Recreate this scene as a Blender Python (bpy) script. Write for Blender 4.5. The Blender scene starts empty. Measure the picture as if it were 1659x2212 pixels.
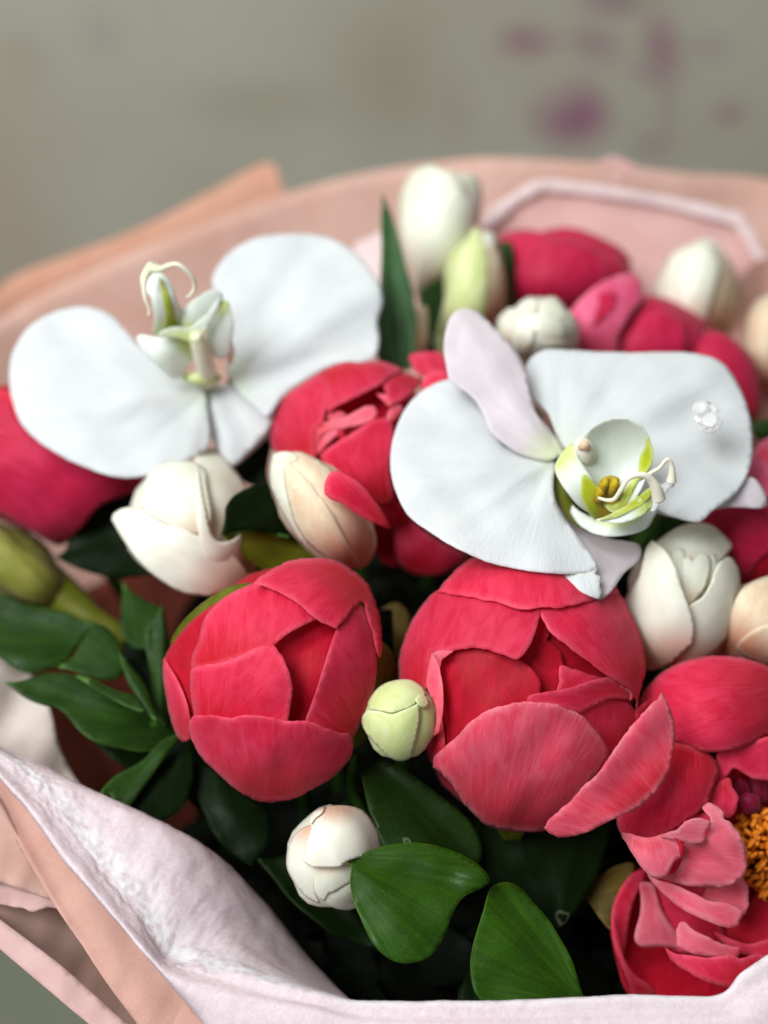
import bpy, math, random
import numpy as np
from mathutils import Vector, Matrix, noise
from mathutils.geometry import delaunay_2d_cdt

R = math.radians
scene = bpy.context.scene
col = scene.collection

# ------------------------------------------------------------------ camera
CAM = np.array((0.0, 0.0, 0.80))
PITCH = R(35)
FW = np.array((0.0, math.cos(PITCH), -math.sin(PITCH)))
UP = np.array((0.0, math.sin(PITCH), math.cos(PITCH)))
RT = np.array((1.0, 0.0, 0.0))
cam_d = bpy.data.cameras.new('camera')
cam_d.sensor_fit = 'VERTICAL'; cam_d.sensor_height = 36.0
cam_d.lens = 49.5
cam_d.clip_start = 0.01; cam_d.clip_end = 50
cam = bpy.data.objects.new('camera', cam_d); col.objects.link(cam)
cam.location = CAM
cam.rotation_euler = (R(90) - PITCH, 0, 0)
cam_d.dof.use_dof = True
cam_d.dof.focus_distance = 0.418
cam_d.dof.aperture_fstop = 4.1
scene.camera = cam

# ------------------------------------------------------------------ light
world = bpy.data.worlds.new('World'); scene.world = world; world.use_nodes = True
bg = world.node_tree.nodes['Background']
bg.inputs[0].default_value = (0.92, 0.95, 1.0, 1); bg.inputs[1].default_value = 0.20

def lamp(name, loc, target, sx, sy, power, color):
    l = bpy.data.lights.new(name, 'AREA'); l.shape = 'RECTANGLE'; l.size = sx; l.size_y = sy
    l.energy = power; l.color = color
    o = bpy.data.objects.new(name, l); col.objects.link(o); o.location = loc
    o.rotation_euler = (Vector(target) - Vector(loc)).to_track_quat('-Z', 'Y').to_euler()
    return o
lamp('window_light', (-0.70, -0.30, 1.75), (0.0, 0.42, 0.45), 0.75, 0.85, 37, (0.97, 0.99, 1.0))
lamp('room_light', (-0.5, 1.0, 2.2), (0.0, 0.5, 0.4), 1.2, 0.8, 15, (1.0, 0.99, 0.98))

scene.view_settings.view_transform = 'Standard'
scene.view_settings.look = 'None'
scene.view_settings.exposure = 0.0
scene.view_settings.gamma = 1.0
scene.cycles.use_denoising = True
scene.cycles.max_bounces = 8
scene.cycles.transmission_bounces = 6
scene.cycles.sample_clamp_indirect = 4.0

# ------------------------------------------------------------------ pixel helpers
# positions are measured on the photograph (1659 x 2212 reading grid) and given a distance of their own
KX = 2 * 0.36364 * 0.75 / 1659.0
DZ = 0.0
def W(x, y, z):
    x = np.asarray(x, float); y = np.asarray(y, float); z = np.asarray(z, float) + DZ
    a = (x - 829.5) * KX * z; b = (1106.0 - y) * KX * z
    return CAM + a[..., None] * RT + b[..., None] * UP + z[..., None] * FW
ZM = {0: (0, 0, 1), 1: (0, 486, .5208), 2: (756, 324, .5443), 3: (756, 648, .5443), 4: (0, 918, .5208),
      5: (324, 1134, .3581), 6: (810, 1134, .4232), 7: (540, 1620, .4883), 8: (0, 1458, .4557),
      9: (1188, 1350, .3895), 10: (1080, 810, .3490), 12: (216, 513, .2604), 13: (0, 1188, .2930),
      14: (567, 729, .2604), 15: (1053, 459, .3652), 16: (1296, 1620, .2442), 17: (0, 1674, .2930),
      18: (1458, 594, .4150)}
def PT(s, zid=0):
    ox, oy, k = ZM[zid]; out = []
    for w in s.split():
        c = w.endswith('c')
        if c: w = w[:-1]
        a, b = w.split(',')
        out.append((ox + float(a) * k, oy + float(b) * k, c))
    return out
def curve(pts, step, closed=True):
    """Catmull-Rom through the points, corners kept, resampled about every step"""
    P = np.array([(p[0], p[1]) for p in pts]); C = [p[2] for p in pts]; n = len(P)
    T = np.zeros_like(P)
    for i in range(n):
        if C[i]: continue
        if closed or 0 < i < n - 1: T[i] = (P[(i + 1) % n] - P[i - 1]) * .5
    out = []
    for i in range(n if closed else n - 1):
        a, b = P[i], P[(i + 1) % n]; L = np.linalg.norm(b - a)
        ta, tb = T[i], T[(i + 1) % n]
        la, lb = np.linalg.norm(ta), np.linalg.norm(tb)
        if la > L: ta = ta * L / la
        if lb > L: tb = tb * L / lb
        k = max(1, int(round(L / step)))
        for j in range(k):
            t = j / k; t2 = t * t; t3 = t2 * t
            out.append((2*t3 - 3*t2 + 1) * a + (t3 - 2*t2 + t) * ta + (-2*t3 + 3*t2) * b + (t3 - t2) * tb)
    if not closed: out.append(P[-1])
    return np.array(out)
def inside(P, poly):
    x, y = P[:, 0], P[:, 1]; r = np.zeros(len(P), bool); a = poly; b = np.roll(poly, -1, 0)
    for (x1, y1), (x2, y2) in zip(a, b):
        if y1 == y2: continue
        c = ((y1 > y) != (y2 > y)) & (x < (x2 - x1) * (y - y1) / (y2 - y1) + x1)
        r ^= c
    return r
def sstep(t): t = np.clip(t, 0, 1); return t * t * (3 - 2 * t)

# ------------------------------------------------------------------ objects
RNG = random.Random(5)
def tag(o, label=None, cat=None, group=None, kind=None):
    for k, v in (('label', label), ('category', cat), ('group', group), ('kind', kind)):
        if v: o[k] = v
    return o
def link(name, me, m, parent=None):
    o = bpy.data.objects.new(name, me); col.objects.link(o)
    if m: me.materials.append(m)
    if parent is not None: o.parent = parent
    return o
def origin(parent):
    v = np.zeros(3); p = parent
    while p is not None:
        v += np.array(p.location); p = p.parent
    return v
def empty(name, loc, label, cat, group=None):
    o = bpy.data.objects.new(name, None); col.objects.link(o); o.location = [float(c) for c in loc]
    o.empty_display_size = .01
    return tag(o, label, cat, group)
def raw(name, verts, faces, m, parent=None, smooth=True, uv=None, data=None):
    V = np.asarray(verts, float) - origin(parent)
    me = bpy.data.meshes.new(name); me.from_pydata(V.tolist(), [], faces)
    if smooth: me.polygons.foreach_set('use_smooth', [True] * len(me.polygons))
    if uv is not None:
        a = me.attributes.new('vein', 'FLOAT_VECTOR', 'POINT')
        a.data.foreach_set('vector', np.asarray(uv, float).ravel())
    if data is not None:
        a = me.attributes.new('info', 'FLOAT_COLOR', 'POINT')
        a.data.foreach_set('color', np.asarray(data, float).ravel())
    me.update()
    return link(name, me, m, parent)

def sheet(name, pts, zfn, m, parent=None, step=8, base=None, ruffle=1.2, lift=.0014, liftw=42, wave=.0004,
          sink=0.0, wide=1.3, thick=.0002, f_edge=None, seed=None):
    rg = random.Random(seed if seed is not None else RNG.random())
    out = curve(pts, step * .62)
    n = len(out)
    # small irregular scallops on the cut edge
    d = np.roll(out, -1, 0) - np.roll(out, 1, 0); d /= (np.linalg.norm(d, axis=1)[:, None] + 1e-9)
    nrm = np.stack([-d[:, 1], d[:, 0]], 1)
    s = np.arange(n) / n * 2 * math.pi
    L = n * step * .62
    j = sum(a * np.sin(s * max(1, round(L / per)) + rg.random() * 6.3) for a, per in ((.7, 70 + rg.random() * 30), (.5, 33), (.4, 19), (.28, 13)))
    mod = .5 + .5 * np.sin(s * 3 + rg.random() * 6)
    out = out + nrm * (j * ruffle * (.4 + .8 * mod))[:, None]
    x0, y0 = out.min(0); x1, y1 = out.max(0)
    g = []
    yy = y0; k = 0
    while yy < y1:
        xs = np.arange(x0 + (step / 2 if k % 2 else 0), x1, step); g.append(np.stack([xs, np.full_like(xs, yy)], 1))
        yy += step * .866; k += 1
    g = np.concatenate(g)
    g = g[inside(g, out)]
    if len(g):
        dist = np.full(len(g), 1e9)
        for q in out: dist = np.minimum(dist, (g[:, 0] - q[0]) ** 2 + (g[:, 1] - q[1]) ** 2)
        g = g[dist > (step * .55) ** 2]
    allp = np.concatenate([out, g]) if len(g) else out
    v2, _, fc, _, _, _ = delaunay_2d_cdt([Vector(p) for p in allp], [], [list(range(n))], 1, 1e-6)
    P = np.array([(v[0], v[1]) for v in v2])
    de = np.full(len(P), 1e9)
    for q in out: de = np.minimum(de, (P[:, 0] - q[0]) ** 2 + (P[:, 1] - q[1]) ** 2)
    de = np.sqrt(de)
    c = P.mean(0)
    if base is None: base = (c[0], y1 + 120)
    bx, by = base[0], base[1]
    dx, dy = P[:, 0] - bx, P[:, 1] - by
    md = math.atan2(c[1] - by, c[0] - bx)
    th = np.arctan2(dy, dx) - md; th = (th + math.pi) % (2 * math.pi) - math.pi
    rr = np.hypot(dx, dy); rn = (rr - rr.min()) / max(1, rr.max() - rr.min())
    z, f = zfn(P[:, 0], P[:, 1])
    fe = f if f_edge is None else np.full(len(P), f_edge)
    z = z - .28 * lift * np.exp(-de / max(liftw, 46)) * np.clip(fe, 0, 1)
    z = z + sink * sstep(de / 90.0)
    ph = [rg.random() * 6.3 for _ in range(6)]
    sc = rr.mean()
    z = z + wave * (.6 * np.sin(th * sc / 26 + ph[0] + rn * 2) + .25 * np.sin(th * sc / 13 + ph[1] + 1.5 * np.sin(rn * 4 + ph[2]))
                    + .5 * np.sin(P[:, 0] / 17 + ph[3]) * np.sin(P[:, 1] / 19 + ph[4]) + wide * np.sin((P[:, 0] + .3 * P[:, 1]) / 33 + ph[1]) * np.sin((P[:, 1] - .2 * P[:, 0]) / 38 + ph[0]) + .22 * np.exp(-de / 18) * np.sin(th * sc / 8 + ph[5] + 2 * np.sin(th * sc / 31)))
    V = W(P[:, 0], P[:, 1], z)
    faces = [list(t) for t in fc]
    a, b, e = V[faces[0][0]], V[faces[0][1]], V[faces[0][2]]
    if np.dot(np.cross(b - a, e - a), CAM - a) < 0: faces = [t[::-1] for t in faces]
    rnd = rg.random()
    uv = np.stack([th * sc / 100.0, rr / 100.0, np.full(len(P), rnd * 7)], 1)
    data = np.stack([np.clip(de / 40, 0, 1), rn, np.full(len(P), rnd), np.ones(len(P))], 1)
    o = raw(name, V, faces, m, parent, uv=uv, data=data)
    if thick:
        md_ = o.modifiers.new('thickness', 'SOLIDIFY'); md_.thickness = thick; md_.offset = -1
    return o

def plane_z(z0, gx=0, gy=0, cx=0, cy=0, bowl=0, fn=None):
    """a gently tilted or bowed surface: z0 metres away at (cx, cy), gx and gy metres per 100 px"""
    def f(x, y):
        u, v = (x - cx) / 100, (y - cy) / 100
        z = z0 + gx * u + gy * v + bowl * (u * u + v * v)
        if fn: z = z + fn(x, y)
        return z, np.ones_like(z)
    return f
def ridge(x1, y1, x2, y2, amp, w):
    """a crease along a line: amp metres (negative = towards the viewer) over w px"""
    L = math.hypot(x2 - x1, y2 - y1); tx, ty = (x2 - x1) / L, (y2 - y1) / L
    amp = amp * .6
    def f(x, y):
        d = (x - x1) * -ty + (y - y1) * tx; s = (x - x1) * tx + (y - y1) * ty
        return amp * np.exp(-(d / w) ** 2) * sstep((s + 60) / 120) * sstep((L + 60 - s) / 120)
    return f

def loft(name, rows, m, parent=None, nu=6, nv=8, closed=False, wr=None, colw=None, wfreq=60.0, thick=.0003, px=True, smooth=True):
    """rows of (x, y, z) joined by a smooth surface; wr = crumple amplitude per row in metres"""
    A = np.array(rows, float)
    Pw = W(A[..., 0], A[..., 1], A[..., 2]) if px else A
    def cr(Q, k, ax):
        Q = np.moveaxis(Q, ax, 0); n = len(Q); out = []
        for i in range(n - 1):
            p0 = Q[max(i - 1, 0)]; p1 = Q[i]; p2 = Q[i + 1]; p3 = Q[min(i + 2, n - 1)]
            for j in range(k):
                t = j / k
                out.append(.5 * ((2 * p1) + (-p0 + p2) * t + (2*p0 - 5*p1 + 4*p2 - p3) * t*t + (-p0 + 3*p1 - 3*p2 + p3) * t**3))
        out.append(Q[-1]); return np.moveaxis(np.array(out), 0, ax)
    G = cr(cr(Pw, nu, 0), nv, 1)
    if wr is not None:
        w = cr(np.array(wr, float)[:, None], nu, 0)[:, 0]
        cw = cr(np.array(colw, float)[:, None], nv, 0)[:, 0] if colw is not None else np.ones(G.shape[1])
        gu = np.gradient(G, axis=0); gv = np.gradient(G, axis=1)
        N = np.cross(gu, gv); N /= (np.linalg.norm(N, axis=2)[..., None] + 1e-12)
        for i in range(G.shape[0]):
            for jj in range(G.shape[1]):
                p = Vector(G[i, jj]) * wfreq
                d = noise.noise(p) + .6 * abs(noise.noise(p * 2.3)) + .35 * noise.noise(p * 4.9) + .2 * noise.noise(p * 11)
                G[i, jj] += N[i, jj] * d * w[i] * cw[jj]
    a, b = G.shape[:2]
    idx = lambda i, j: i * b + j
    faces = [(idx(i, j), idx(i, j + 1), idx(i + 1, j + 1), idx(i + 1, j)) for i in range(a - 1) for j in range(b - 1)]
    uu, vv = np.meshgrid(np.linspace(0, 1, a), np.linspace(0, 1, b), indexing='ij')
    uv = np.stack([vv * len(rows[0]), uu * len(rows), 0 * uu], -1).reshape(-1, 3)
    data = np.stack([np.ones_like(uu), uu, vv, 1 + 0 * uu], -1).reshape(-1, 4)
    o = raw(name, G.reshape(-1, 3), faces, m, parent, uv=uv, data=data, smooth=smooth)
    if thick:
        md_ = o.modifiers.new('thickness', 'SOLIDIFY'); md_.thickness = thick; md_.offset = 0
    return o

def tube_geo(path, rad, n=8):
    P = [Vector(p) for p in path]; V = []; F = []
    prev = None
    for i, p in enumerate(P):
        t = (P[min(i + 1, len(P) - 1)] - P[max(i - 1, 0)]).normalized()
        if prev is None:
            a = t.orthogonal().normalized()
        else:
            a = (prev - t * prev.dot(t)).normalized()
        prev = a; b = t.cross(a)
        r = rad[i] if hasattr(rad, '__len__') else rad
        for k in range(n):
            an = 2 * math.pi * k / n
            V.append(tuple(p + a * (r * math.cos(an)) + b * (r * math.sin(an))))
    for i in range(len(P) - 1):
        for k in range(n):
            F.append((i*n + k, i*n + (k+1) % n, (i+1)*n + (k+1) % n, (i+1)*n + k))
    F.append(tuple(range(n))[::-1]); F.append(tuple((len(P)-1)*n + k for k in range(n)))
    return V, F
def smooth_path(P, k=6):
    P = [np.array(p, float) for p in P]; out = []; n = len(P)
    for i in range(n - 1):
        p0 = P[max(i-1, 0)]; p1 = P[i]; p2 = P[i+1]; p3 = P[min(i+2, n-1)]
        for j in range(k):
            t = j / k
            out.append(.5 * ((2*p1) + (-p0+p2)*t + (2*p0-5*p1+4*p2-p3)*t*t + (-p0+3*p1-3*p2+p3)*t**3))
    out.append(P[-1]); return out
def tube(name, pxpath, rad, m, parent=None, n=8, k=6, px=True):
    pts = [W(*p) for p in pxpath] if px else pxpath
    sp = smooth_path(pts, k)
    if hasattr(rad, '__len__'): rad = np.interp(np.linspace(0, 1, len(sp)), np.linspace(0, 1, len(rad)), rad)
    V, F = tube_geo(sp, rad, n)
    L = np.linspace(0, 1, len(sp)).repeat(n)
    uv = np.stack([np.tile(np.arange(n), len(sp)) / n, L * 3, 0 * L], 1)
    data = np.stack([0*L + 1, L, 0*L + .5, 0*L + 1], 1)
    return raw(name, V, F, m, parent, uv=uv, data=data)

BIND = W(830, 2420, .66)                 # where the stems are tied, low in the paper cone
class Flower:
    """one flower: an ellipsoidal head standing at its own distance, on a stem of its own"""
    def __init__(s, name, label, cat, group, cx, cy, rx, ry, zc, rz=None, rot=0, core=None, lt=None, stem=True, corescale=.9,
                 petal_m=None, stem_m=None, corename='inner_petals', coreback=.3):
        s.cx, s.cy, s.rx, s.ry, s.zc, s.rot = cx, cy, rx, ry, zc, R(rot)
        s.rz = rz if rz is not None else min(rx, ry) * KX * zc
        s.lt = lt if lt is not None else s.rz * .036
        s.m = petal_m
        ctr = W(cx, cy, zc + s.rz * .9)
        s.o = empty(name, ctr, label, cat, group)
        if core:
            c = W(cx, cy, zc + s.rz * coreback); nu, nv = 14, 24; V = []; F = []
            ca, sa = math.cos(s.rot), math.sin(s.rot)
            A = (RT * ca - UP * sa) * rx * KX * zc * corescale; B = (UP * ca + RT * sa) * ry * KX * zc * corescale; D = FW * s.rz * .9
            for i in range(nu + 1):
                for k in range(nv):
                    t = math.pi * i / nu; a = 2 * math.pi * k / nv
                    w_ = 1 + .04 * math.sin(5 * a) * math.sin(t)
                    V.append(c + w_ * (A * math.sin(t) * math.cos(a) + B * math.sin(t) * math.sin(a)) - D * math.cos(t))
            for i in range(nu):
                for k in range(nv):
                    F.append((i*nv + k, i*nv + (k+1) % nv, (i+1)*nv + (k+1) % nv, (i+1)*nv + k))
            uv = [((k / nv) * 6, i / nu * 3, 1) for i in range(nu + 1) for k in range(nv)]
            data = [(1, .4 + .3 * i / nu, .5, 1) for i in range(nu + 1) for k in range(nv)]
            raw(corename, V, F, core, s.o, uv=uv, data=data)
        if stem:
            a = np.array(ctr); b = BIND + np.array((RNG.uniform(-.02, .02), RNG.uniform(-.015, .015), 0))
            end = b + np.array((RNG.uniform(-.02, .02), RNG.uniform(-.01, .01), -.12)); end[2] = max(end[2], .02)
            mid = (a + b) / 2 + np.array((0, .01, .01))
            tube('stem', [a, mid, b, end], [.0028, .0027, .003, .003], stem_m, s.o, n=8, k=5, px=False)
    def z(s, layer=0, push=0.0, scale=1.0):
        def f(x, y):
            dx, dy = x - s.cx, y - s.cy
            u = (dx * math.cos(s.rot) + dy * math.sin(s.rot)) / s.rx
            v = (-dx * math.sin(s.rot) + dy * math.cos(s.rot)) / s.ry
            r = np.hypot(u, v)
            g = np.where(r < .93, np.sqrt(np.maximum(1 - r * r, 0)), .3676 - 2.53 * (r - .93)); g = np.maximum(g, -.5)
            return s.zc - s.rz * scale * g - layer * s.lt + push, np.clip(g * 2, 0, 1)
        return f
    def petal(s, txt, zid, layer=0, m=None, base=None, name='petal', push=0.0, zf=None, **kw):
        if base is None: base = (s.cx, s.cy + s.ry * 1.25)
        elif len(base) == 3: base = (ZM[base[2]][0] + base[0] * ZM[base[2]][2], ZM[base[2]][1] + base[1] * ZM[base[2]][2])
        o = sheet(name, PT(txt, zid), zf or s.z(layer, push), m or s.m, s.o, base=base, **kw)
        return o
# ------------------------------------------------------------------ materials
def rgb(h):
    """sRGB 0-255 to linear"""
    return tuple(((c / 255) / 12.92 if c / 255 <= .04045 else ((c / 255 + .055) / 1.055) ** 2.4) for c in h) + (1,)
class NT:
    def __init__(s, name):
        s.m = bpy.data.materials.new(name); s.m.use_nodes = True; s.t = s.m.node_tree; s.t.nodes.clear()
        s.out = s.n('ShaderNodeOutputMaterial')
    def n(s, typ, **kw):
        o = s.t.nodes.new(typ)
        for k, v in kw.items():
            if k.startswith('i_'):
                o.inputs[k[2:].replace('_', ' ')].default_value = v
            else: setattr(o, k, v)
        return o
    def l(s, a, b): s.t.links.new(a, b)
    def attr(s, name): return s.n('ShaderNodeAttribute', attribute_name=name)
    def mapv(s, vec, scale, loc=(0, 0, 0)):
        o = s.n('ShaderNodeMapping'); o.inputs['Scale'].default_value = scale; o.inputs['Location'].default_value = loc
        s.l(vec, o.inputs['Vector']); return o.outputs[0]
    def noise(s, vec, scale, detail=4, rough=.5, dist=0):
        o = s.n('ShaderNodeTexNoise'); o.inputs['Scale'].default_value = scale; o.inputs['Detail'].default_value = detail
        o.inputs['Roughness'].default_value = rough; o.inputs['Distortion'].default_value = dist
        s.l(vec, o.inputs['Vector']); return o.outputs[0]
    def ramp(s, fac, stops):
        o = s.n('ShaderNodeMapRange'); o.interpolation_type = 'SMOOTHSTEP'
        o.inputs[1].default_value, o.inputs[2].default_value, o.inputs[3].default_value, o.inputs[4].default_value = stops
        s.l(fac, o.inputs[0]); return o.outputs[0]
    def mix(s, fac, a, b, mode='MIX'):
        o = s.n('ShaderNodeMix', data_type='RGBA', blend_type=mode)
        for sock, v in ((o.inputs[0], fac), (o.inputs[6], a), (o.inputs[7], b)):
            if hasattr(v, 'is_linked') or hasattr(v, 'links'): s.l(v, sock)
            else: sock.default_value = v
        return o.outputs[2]
    def math(s, op, a, b=0.0):
        o = s.n('ShaderNodeMath', operation=op)
        for sock, v in ((o.inputs[0], a), (o.inputs[1], b)):
            if hasattr(v, 'links'): s.l(v, sock)
            else: sock.default_value = v
        return o.outputs[0]

def petal_mat(name, main, alt, foot, rim, vein, foot_r=(0, .45), rim_w=.5, rim_amt=.5, vscale=5.0, transl=.3, rough=.55,
              sheen=.10, spec=.25, vbump=.15, fbump=.1, vein_amt=.5, sheen_tint=(1, .8, .85, 1), tcol=None, fine=1200, foot_amt=1.0, streak=.6, var=.08):
    t = NT(name); a = t.attr('vein'); inf = t.attr('info'); sep = t.n('ShaderNodeSeparateColor'); t.l(inf.outputs['Color'], sep.inputs[0])
    tc = t.n('ShaderNodeTexCoord')
    v1 = t.noise(t.mapv(a.outputs['Vector'], (vscale * 6, vscale * .16, 1)), 1.0, 5, .6)
    v2 = t.noise(t.mapv(a.outputs['Vector'], (vscale * .9, vscale * .35, 1), (3, 1, 0)), 1.0, 4, .55, .6)
    v3 = t.noise(t.mapv(a.outputs['Vector'], (vscale * 17, vscale * .45, 1), (7, 2, 0)), 1.0, 4, .6, .4)
    bl = t.noise(tc.outputs['Object'], 90, 3)
    c = t.mix(t.ramp(v2, (.35, .65, 0, 1)), main, alt)
    c = t.mix(t.ramp(bl, (.35, .7, 0, .5)), c, alt)
    c = t.mix(t.ramp(sep.outputs[1], (foot_r[0], foot_r[1], foot_amt, 0)), c, foot)
    c = t.mix(t.math('MULTIPLY', t.ramp(v1, (.5, .68, 0, 1)), vein_amt * .28), c, vein)
    c = t.mix(t.math('MULTIPLY', t.ramp(v3, (.5, .7, 0, 1)), vein_amt * .5), c, vein)
    c = t.mix(t.math('MULTIPLY', t.ramp(sep.outputs[0], (0, rim_w * .5, rim_amt * .8, 0)), t.ramp(t.noise(tc.outputs['Object'], 140, 3), (.3, .65, .25, 1))), c, rim)
    v4 = t.noise(t.mapv(a.outputs['Vector'], (vscale * 10, vscale * .10, 1), (1, 5, 0)), 1.0, 2, .5)
    c = t.mix(t.math('MULTIPLY', t.ramp(v4, (.64, .74, 0, streak)), t.ramp(sep.outputs[1], (.05, .7, 1, 0))), c, vein)
    hue = t.n('ShaderNodeHueSaturation'); t.l(c, hue.inputs['Color'])
    t.l(t.ramp(sep.outputs[2], (0, 1, 1 - var, 1 + var)), hue.inputs['Value'])
    c = hue.outputs[0]
    h = t.math('ADD', t.math('MULTIPLY', v1, .6), t.math('MULTIPLY', v3, .5))
    b1 = t.n('ShaderNodeBump'); b1.inputs['Strength'].default_value = vbump; b1.inputs['Distance'].default_value = .0015; t.l(h, b1.inputs['Height'])
    f = t.noise(tc.outputs['Object'], fine, 3, .6)
    b2 = t.n('ShaderNodeBump'); b2.inputs['Strength'].default_value = fbump; b2.inputs['Distance'].default_value = .0006; t.l(f, b2.inputs['Height']); t.l(b1.outputs[0], b2.inputs['Normal'])
    p = t.n('ShaderNodeBsdfPrincipled'); t.l(c, p.inputs['Base Color']); t.l(b2.outputs[0], p.inputs['Normal'])
    p.inputs['Roughness'].default_value = rough; p.inputs['Specular IOR Level'].default_value = spec
    p.inputs['Sheen Weight'].default_value = sheen; p.inputs['Sheen Roughness'].default_value = .5; p.inputs['Sheen Tint'].default_value = sheen_tint
    tr = t.n('ShaderNodeBsdfTranslucent')
    if tcol: tr.inputs[0].default_value = tcol
    else: t.l(c, tr.inputs[0])
    ms = t.n('ShaderNodeMixShader'); ms.inputs[0].default_value = transl
    t.l(p.outputs[0], ms.inputs[1]); t.l(tr.outputs[0], ms.inputs[2]); t.l(ms.outputs[0], t.out.inputs[0])
    return t.m

M = {}
M['peony'] = petal_mat('peony petal', rgb((236, 60, 98)), rgb((224, 34, 74)), rgb((214, 10, 34)), rgb((246, 120, 146)), rgb((246, 112, 136)), transl=.44,
                       foot_r=(0, .6), rim_w=.9, rim_amt=.55, vein_amt=.4, vbump=.25)
M['peony_pale'] = petal_mat('peony petal pale', rgb((247, 106, 130)), rgb((240, 74, 104)), rgb((224, 26, 54)), rgb((251, 168, 180)), rgb((250, 152, 166)), transl=.38, vbump=.35,
                            foot_r=(0, .65), rim_w=1.0, rim_amt=.6, vein_amt=.55)
M['peony_light'] = petal_mat('peony petal light', rgb((246, 126, 146)), rgb((240, 100, 124)), rgb((230, 58, 84)), rgb((250, 176, 188)), rgb((250, 164, 178)), transl=.38, vbump=.5,
                            foot_r=(0, .5), rim_w=1.0, rim_amt=.7, vein_amt=.6)
M['peony_deep'] = petal_mat('peony inner petal', rgb((208, 18, 52)), rgb((190, 8, 36)), rgb((170, 4, 20)), rgb((222, 50, 84)), rgb((226, 56, 88)), transl=.4, vein_amt=.4)
M['peony_far'] = petal_mat('peony petal rose', rgb((212, 36, 82)), rgb((196, 22, 66)), rgb((178, 10, 40)), rgb((228, 88, 126)), rgb((224, 72, 108)), transl=.3)
M['carpel_red'] = petal_mat('peony carpel', rgb((150, 20, 66)), rgb((120, 10, 44)), rgb((90, 4, 24)), rgb((190, 50, 96)), rgb((170, 40, 80)), transl=.2)
M['peony_blush'] = petal_mat('peony petal blush', rgb((232, 110, 148)), rgb((224, 82, 124)), rgb((216, 60, 96)), rgb((240, 160, 166)), rgb((238, 150, 170)), transl=.3)
M['tulip'] = petal_mat('tulip petal', rgb((247, 248, 235)), rgb((241, 243, 224)), rgb((238, 214, 186)), rgb((250, 252, 242)), rgb((250, 250, 238)), foot_amt=.8, foot_r=(.0, .55),  # peach foot is partly own tint, partly bounced light put into the colour
                       rim_w=.4, rim_amt=.6, transl=.32, sheen=.1, rough=.45, spec=.35, vbump=.05, vein_amt=.15, var=.02, sheen_tint=(1, 1, 1, 1))
M['tulip_tan'] = petal_mat('tulip petal tinged tan', rgb((247, 246, 234)), rgb((241, 240, 224)), rgb((224, 184, 154)), rgb((246, 236, 220)), rgb((250, 246, 236)), foot_r=(0, .42),  # tan foot mixes the petal's tint with painted shading towards the base
                       rim_w=.5, rim_amt=.5, transl=.3, sheen=.1, rough=.45, spec=.35, vbump=.06, vein_amt=.15, var=.02, sheen_tint=(1, 1, 1, 1))
M['tulip_peach'] = petal_mat('tulip petal peach', rgb((242, 232, 204)), rgb((234, 210, 180)), rgb((214, 136, 100)), rgb((244, 240, 220)), rgb((240, 226, 206)), foot_r=(0, .5),  # orange-brown foot: own tint plus reflected glow painted in
                       rim_w=.7, rim_amt=.7, transl=.35, sheen=.1, rough=.45, spec=.35, vbump=.05, vein_amt=.15, var=.02, sheen_tint=(1, 1, 1, 1))
M['tulip_green'] = petal_mat('tulip petal green', rgb((226, 233, 178)), rgb((208, 220, 146)), rgb((206, 216, 148)), rgb((236, 240, 208)), rgb((222, 228, 176)), foot_r=(0, .5),
                       rim_w=.5, rim_amt=.8, transl=.25, sheen=.1, rough=.42, spec=.35, vbump=.14, vein_amt=.35, var=.02, sheen_tint=(1, 1, 1, 1))
M['bud_green'] = petal_mat('closed bud', rgb((142, 144, 64)), rgb((122, 124, 44)), rgb((96, 92, 14)), rgb((160, 164, 84)), rgb((150, 152, 74)), transl=.2, vein_amt=.25)
M['orchid'] = petal_mat('orchid petal', rgb((233, 237, 236)), rgb((226, 231, 232)), rgb((228, 236, 222)), rgb((238, 234, 240)), rgb((214, 222, 228)), foot_r=(0, .22),
                        rim_w=.4, rim_amt=.5, transl=.36, sheen=.15, rough=.5, spec=.3, vbump=.28, fbump=.5, vscale=2.6, vein_amt=.35, var=.02, sheen_tint=(1, 1, 1, 1), fine=1500)
M['orchid_back'] = petal_mat('orchid sepal', rgb((226, 218, 221)), rgb((216, 208, 212)), rgb((222, 230, 190)), rgb((242, 236, 242)), rgb((214, 206, 216)), foot_r=(0, .25),
                        rim_w=.4, rim_amt=.5, transl=.3, sheen=.2, rough=.5, spec=.3, vbump=.12, vscale=3.0, vein_amt=.4, var=.02, sheen_tint=(1, 1, 1, 1))
M['orchid_lip'] = petal_mat('orchid lip', rgb((240, 245, 240)), rgb((232, 240, 230)), rgb((206, 220, 110)), rgb((244, 247, 242)), rgb((236, 243, 224)), foot_r=(.0, .4),
                        rim_w=.4, rim_amt=.5, transl=.3, sheen=.1, rough=.35, spec=.45, vbump=.05, vein_amt=.2, var=.02, sheen_tint=(1, 1, 1, 1))
M['orchid_lime'] = petal_mat('orchid lime throat', rgb((196, 208, 44)), rgb((176, 190, 26)), rgb((150, 160, 14)), rgb((232, 238, 190)), rgb((210, 220, 90)), rim_w=.5, rim_amt=.6, transl=.25)
M['callus'] = petal_mat('orchid callus', rgb((196, 172, 20)), rgb((150, 128, 10)), rgb((110, 90, 8)), rgb((206, 190, 60)), rgb((180, 120, 20)), transl=.1, fbump=.5)
M['column'] = petal_mat('orchid column', rgb((242, 240, 226)), rgb((238, 234, 212)), rgb((232, 238, 200)), rgb((246, 244, 230)), rgb((236, 226, 200)), transl=.2)
M['tan_cap'] = petal_mat('orchid anther cap', rgb((234, 212, 182)), rgb((226, 196, 160)), rgb((230, 200, 160)), rgb((236, 208, 170)), rgb((230, 190, 150)), transl=.2)
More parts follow.
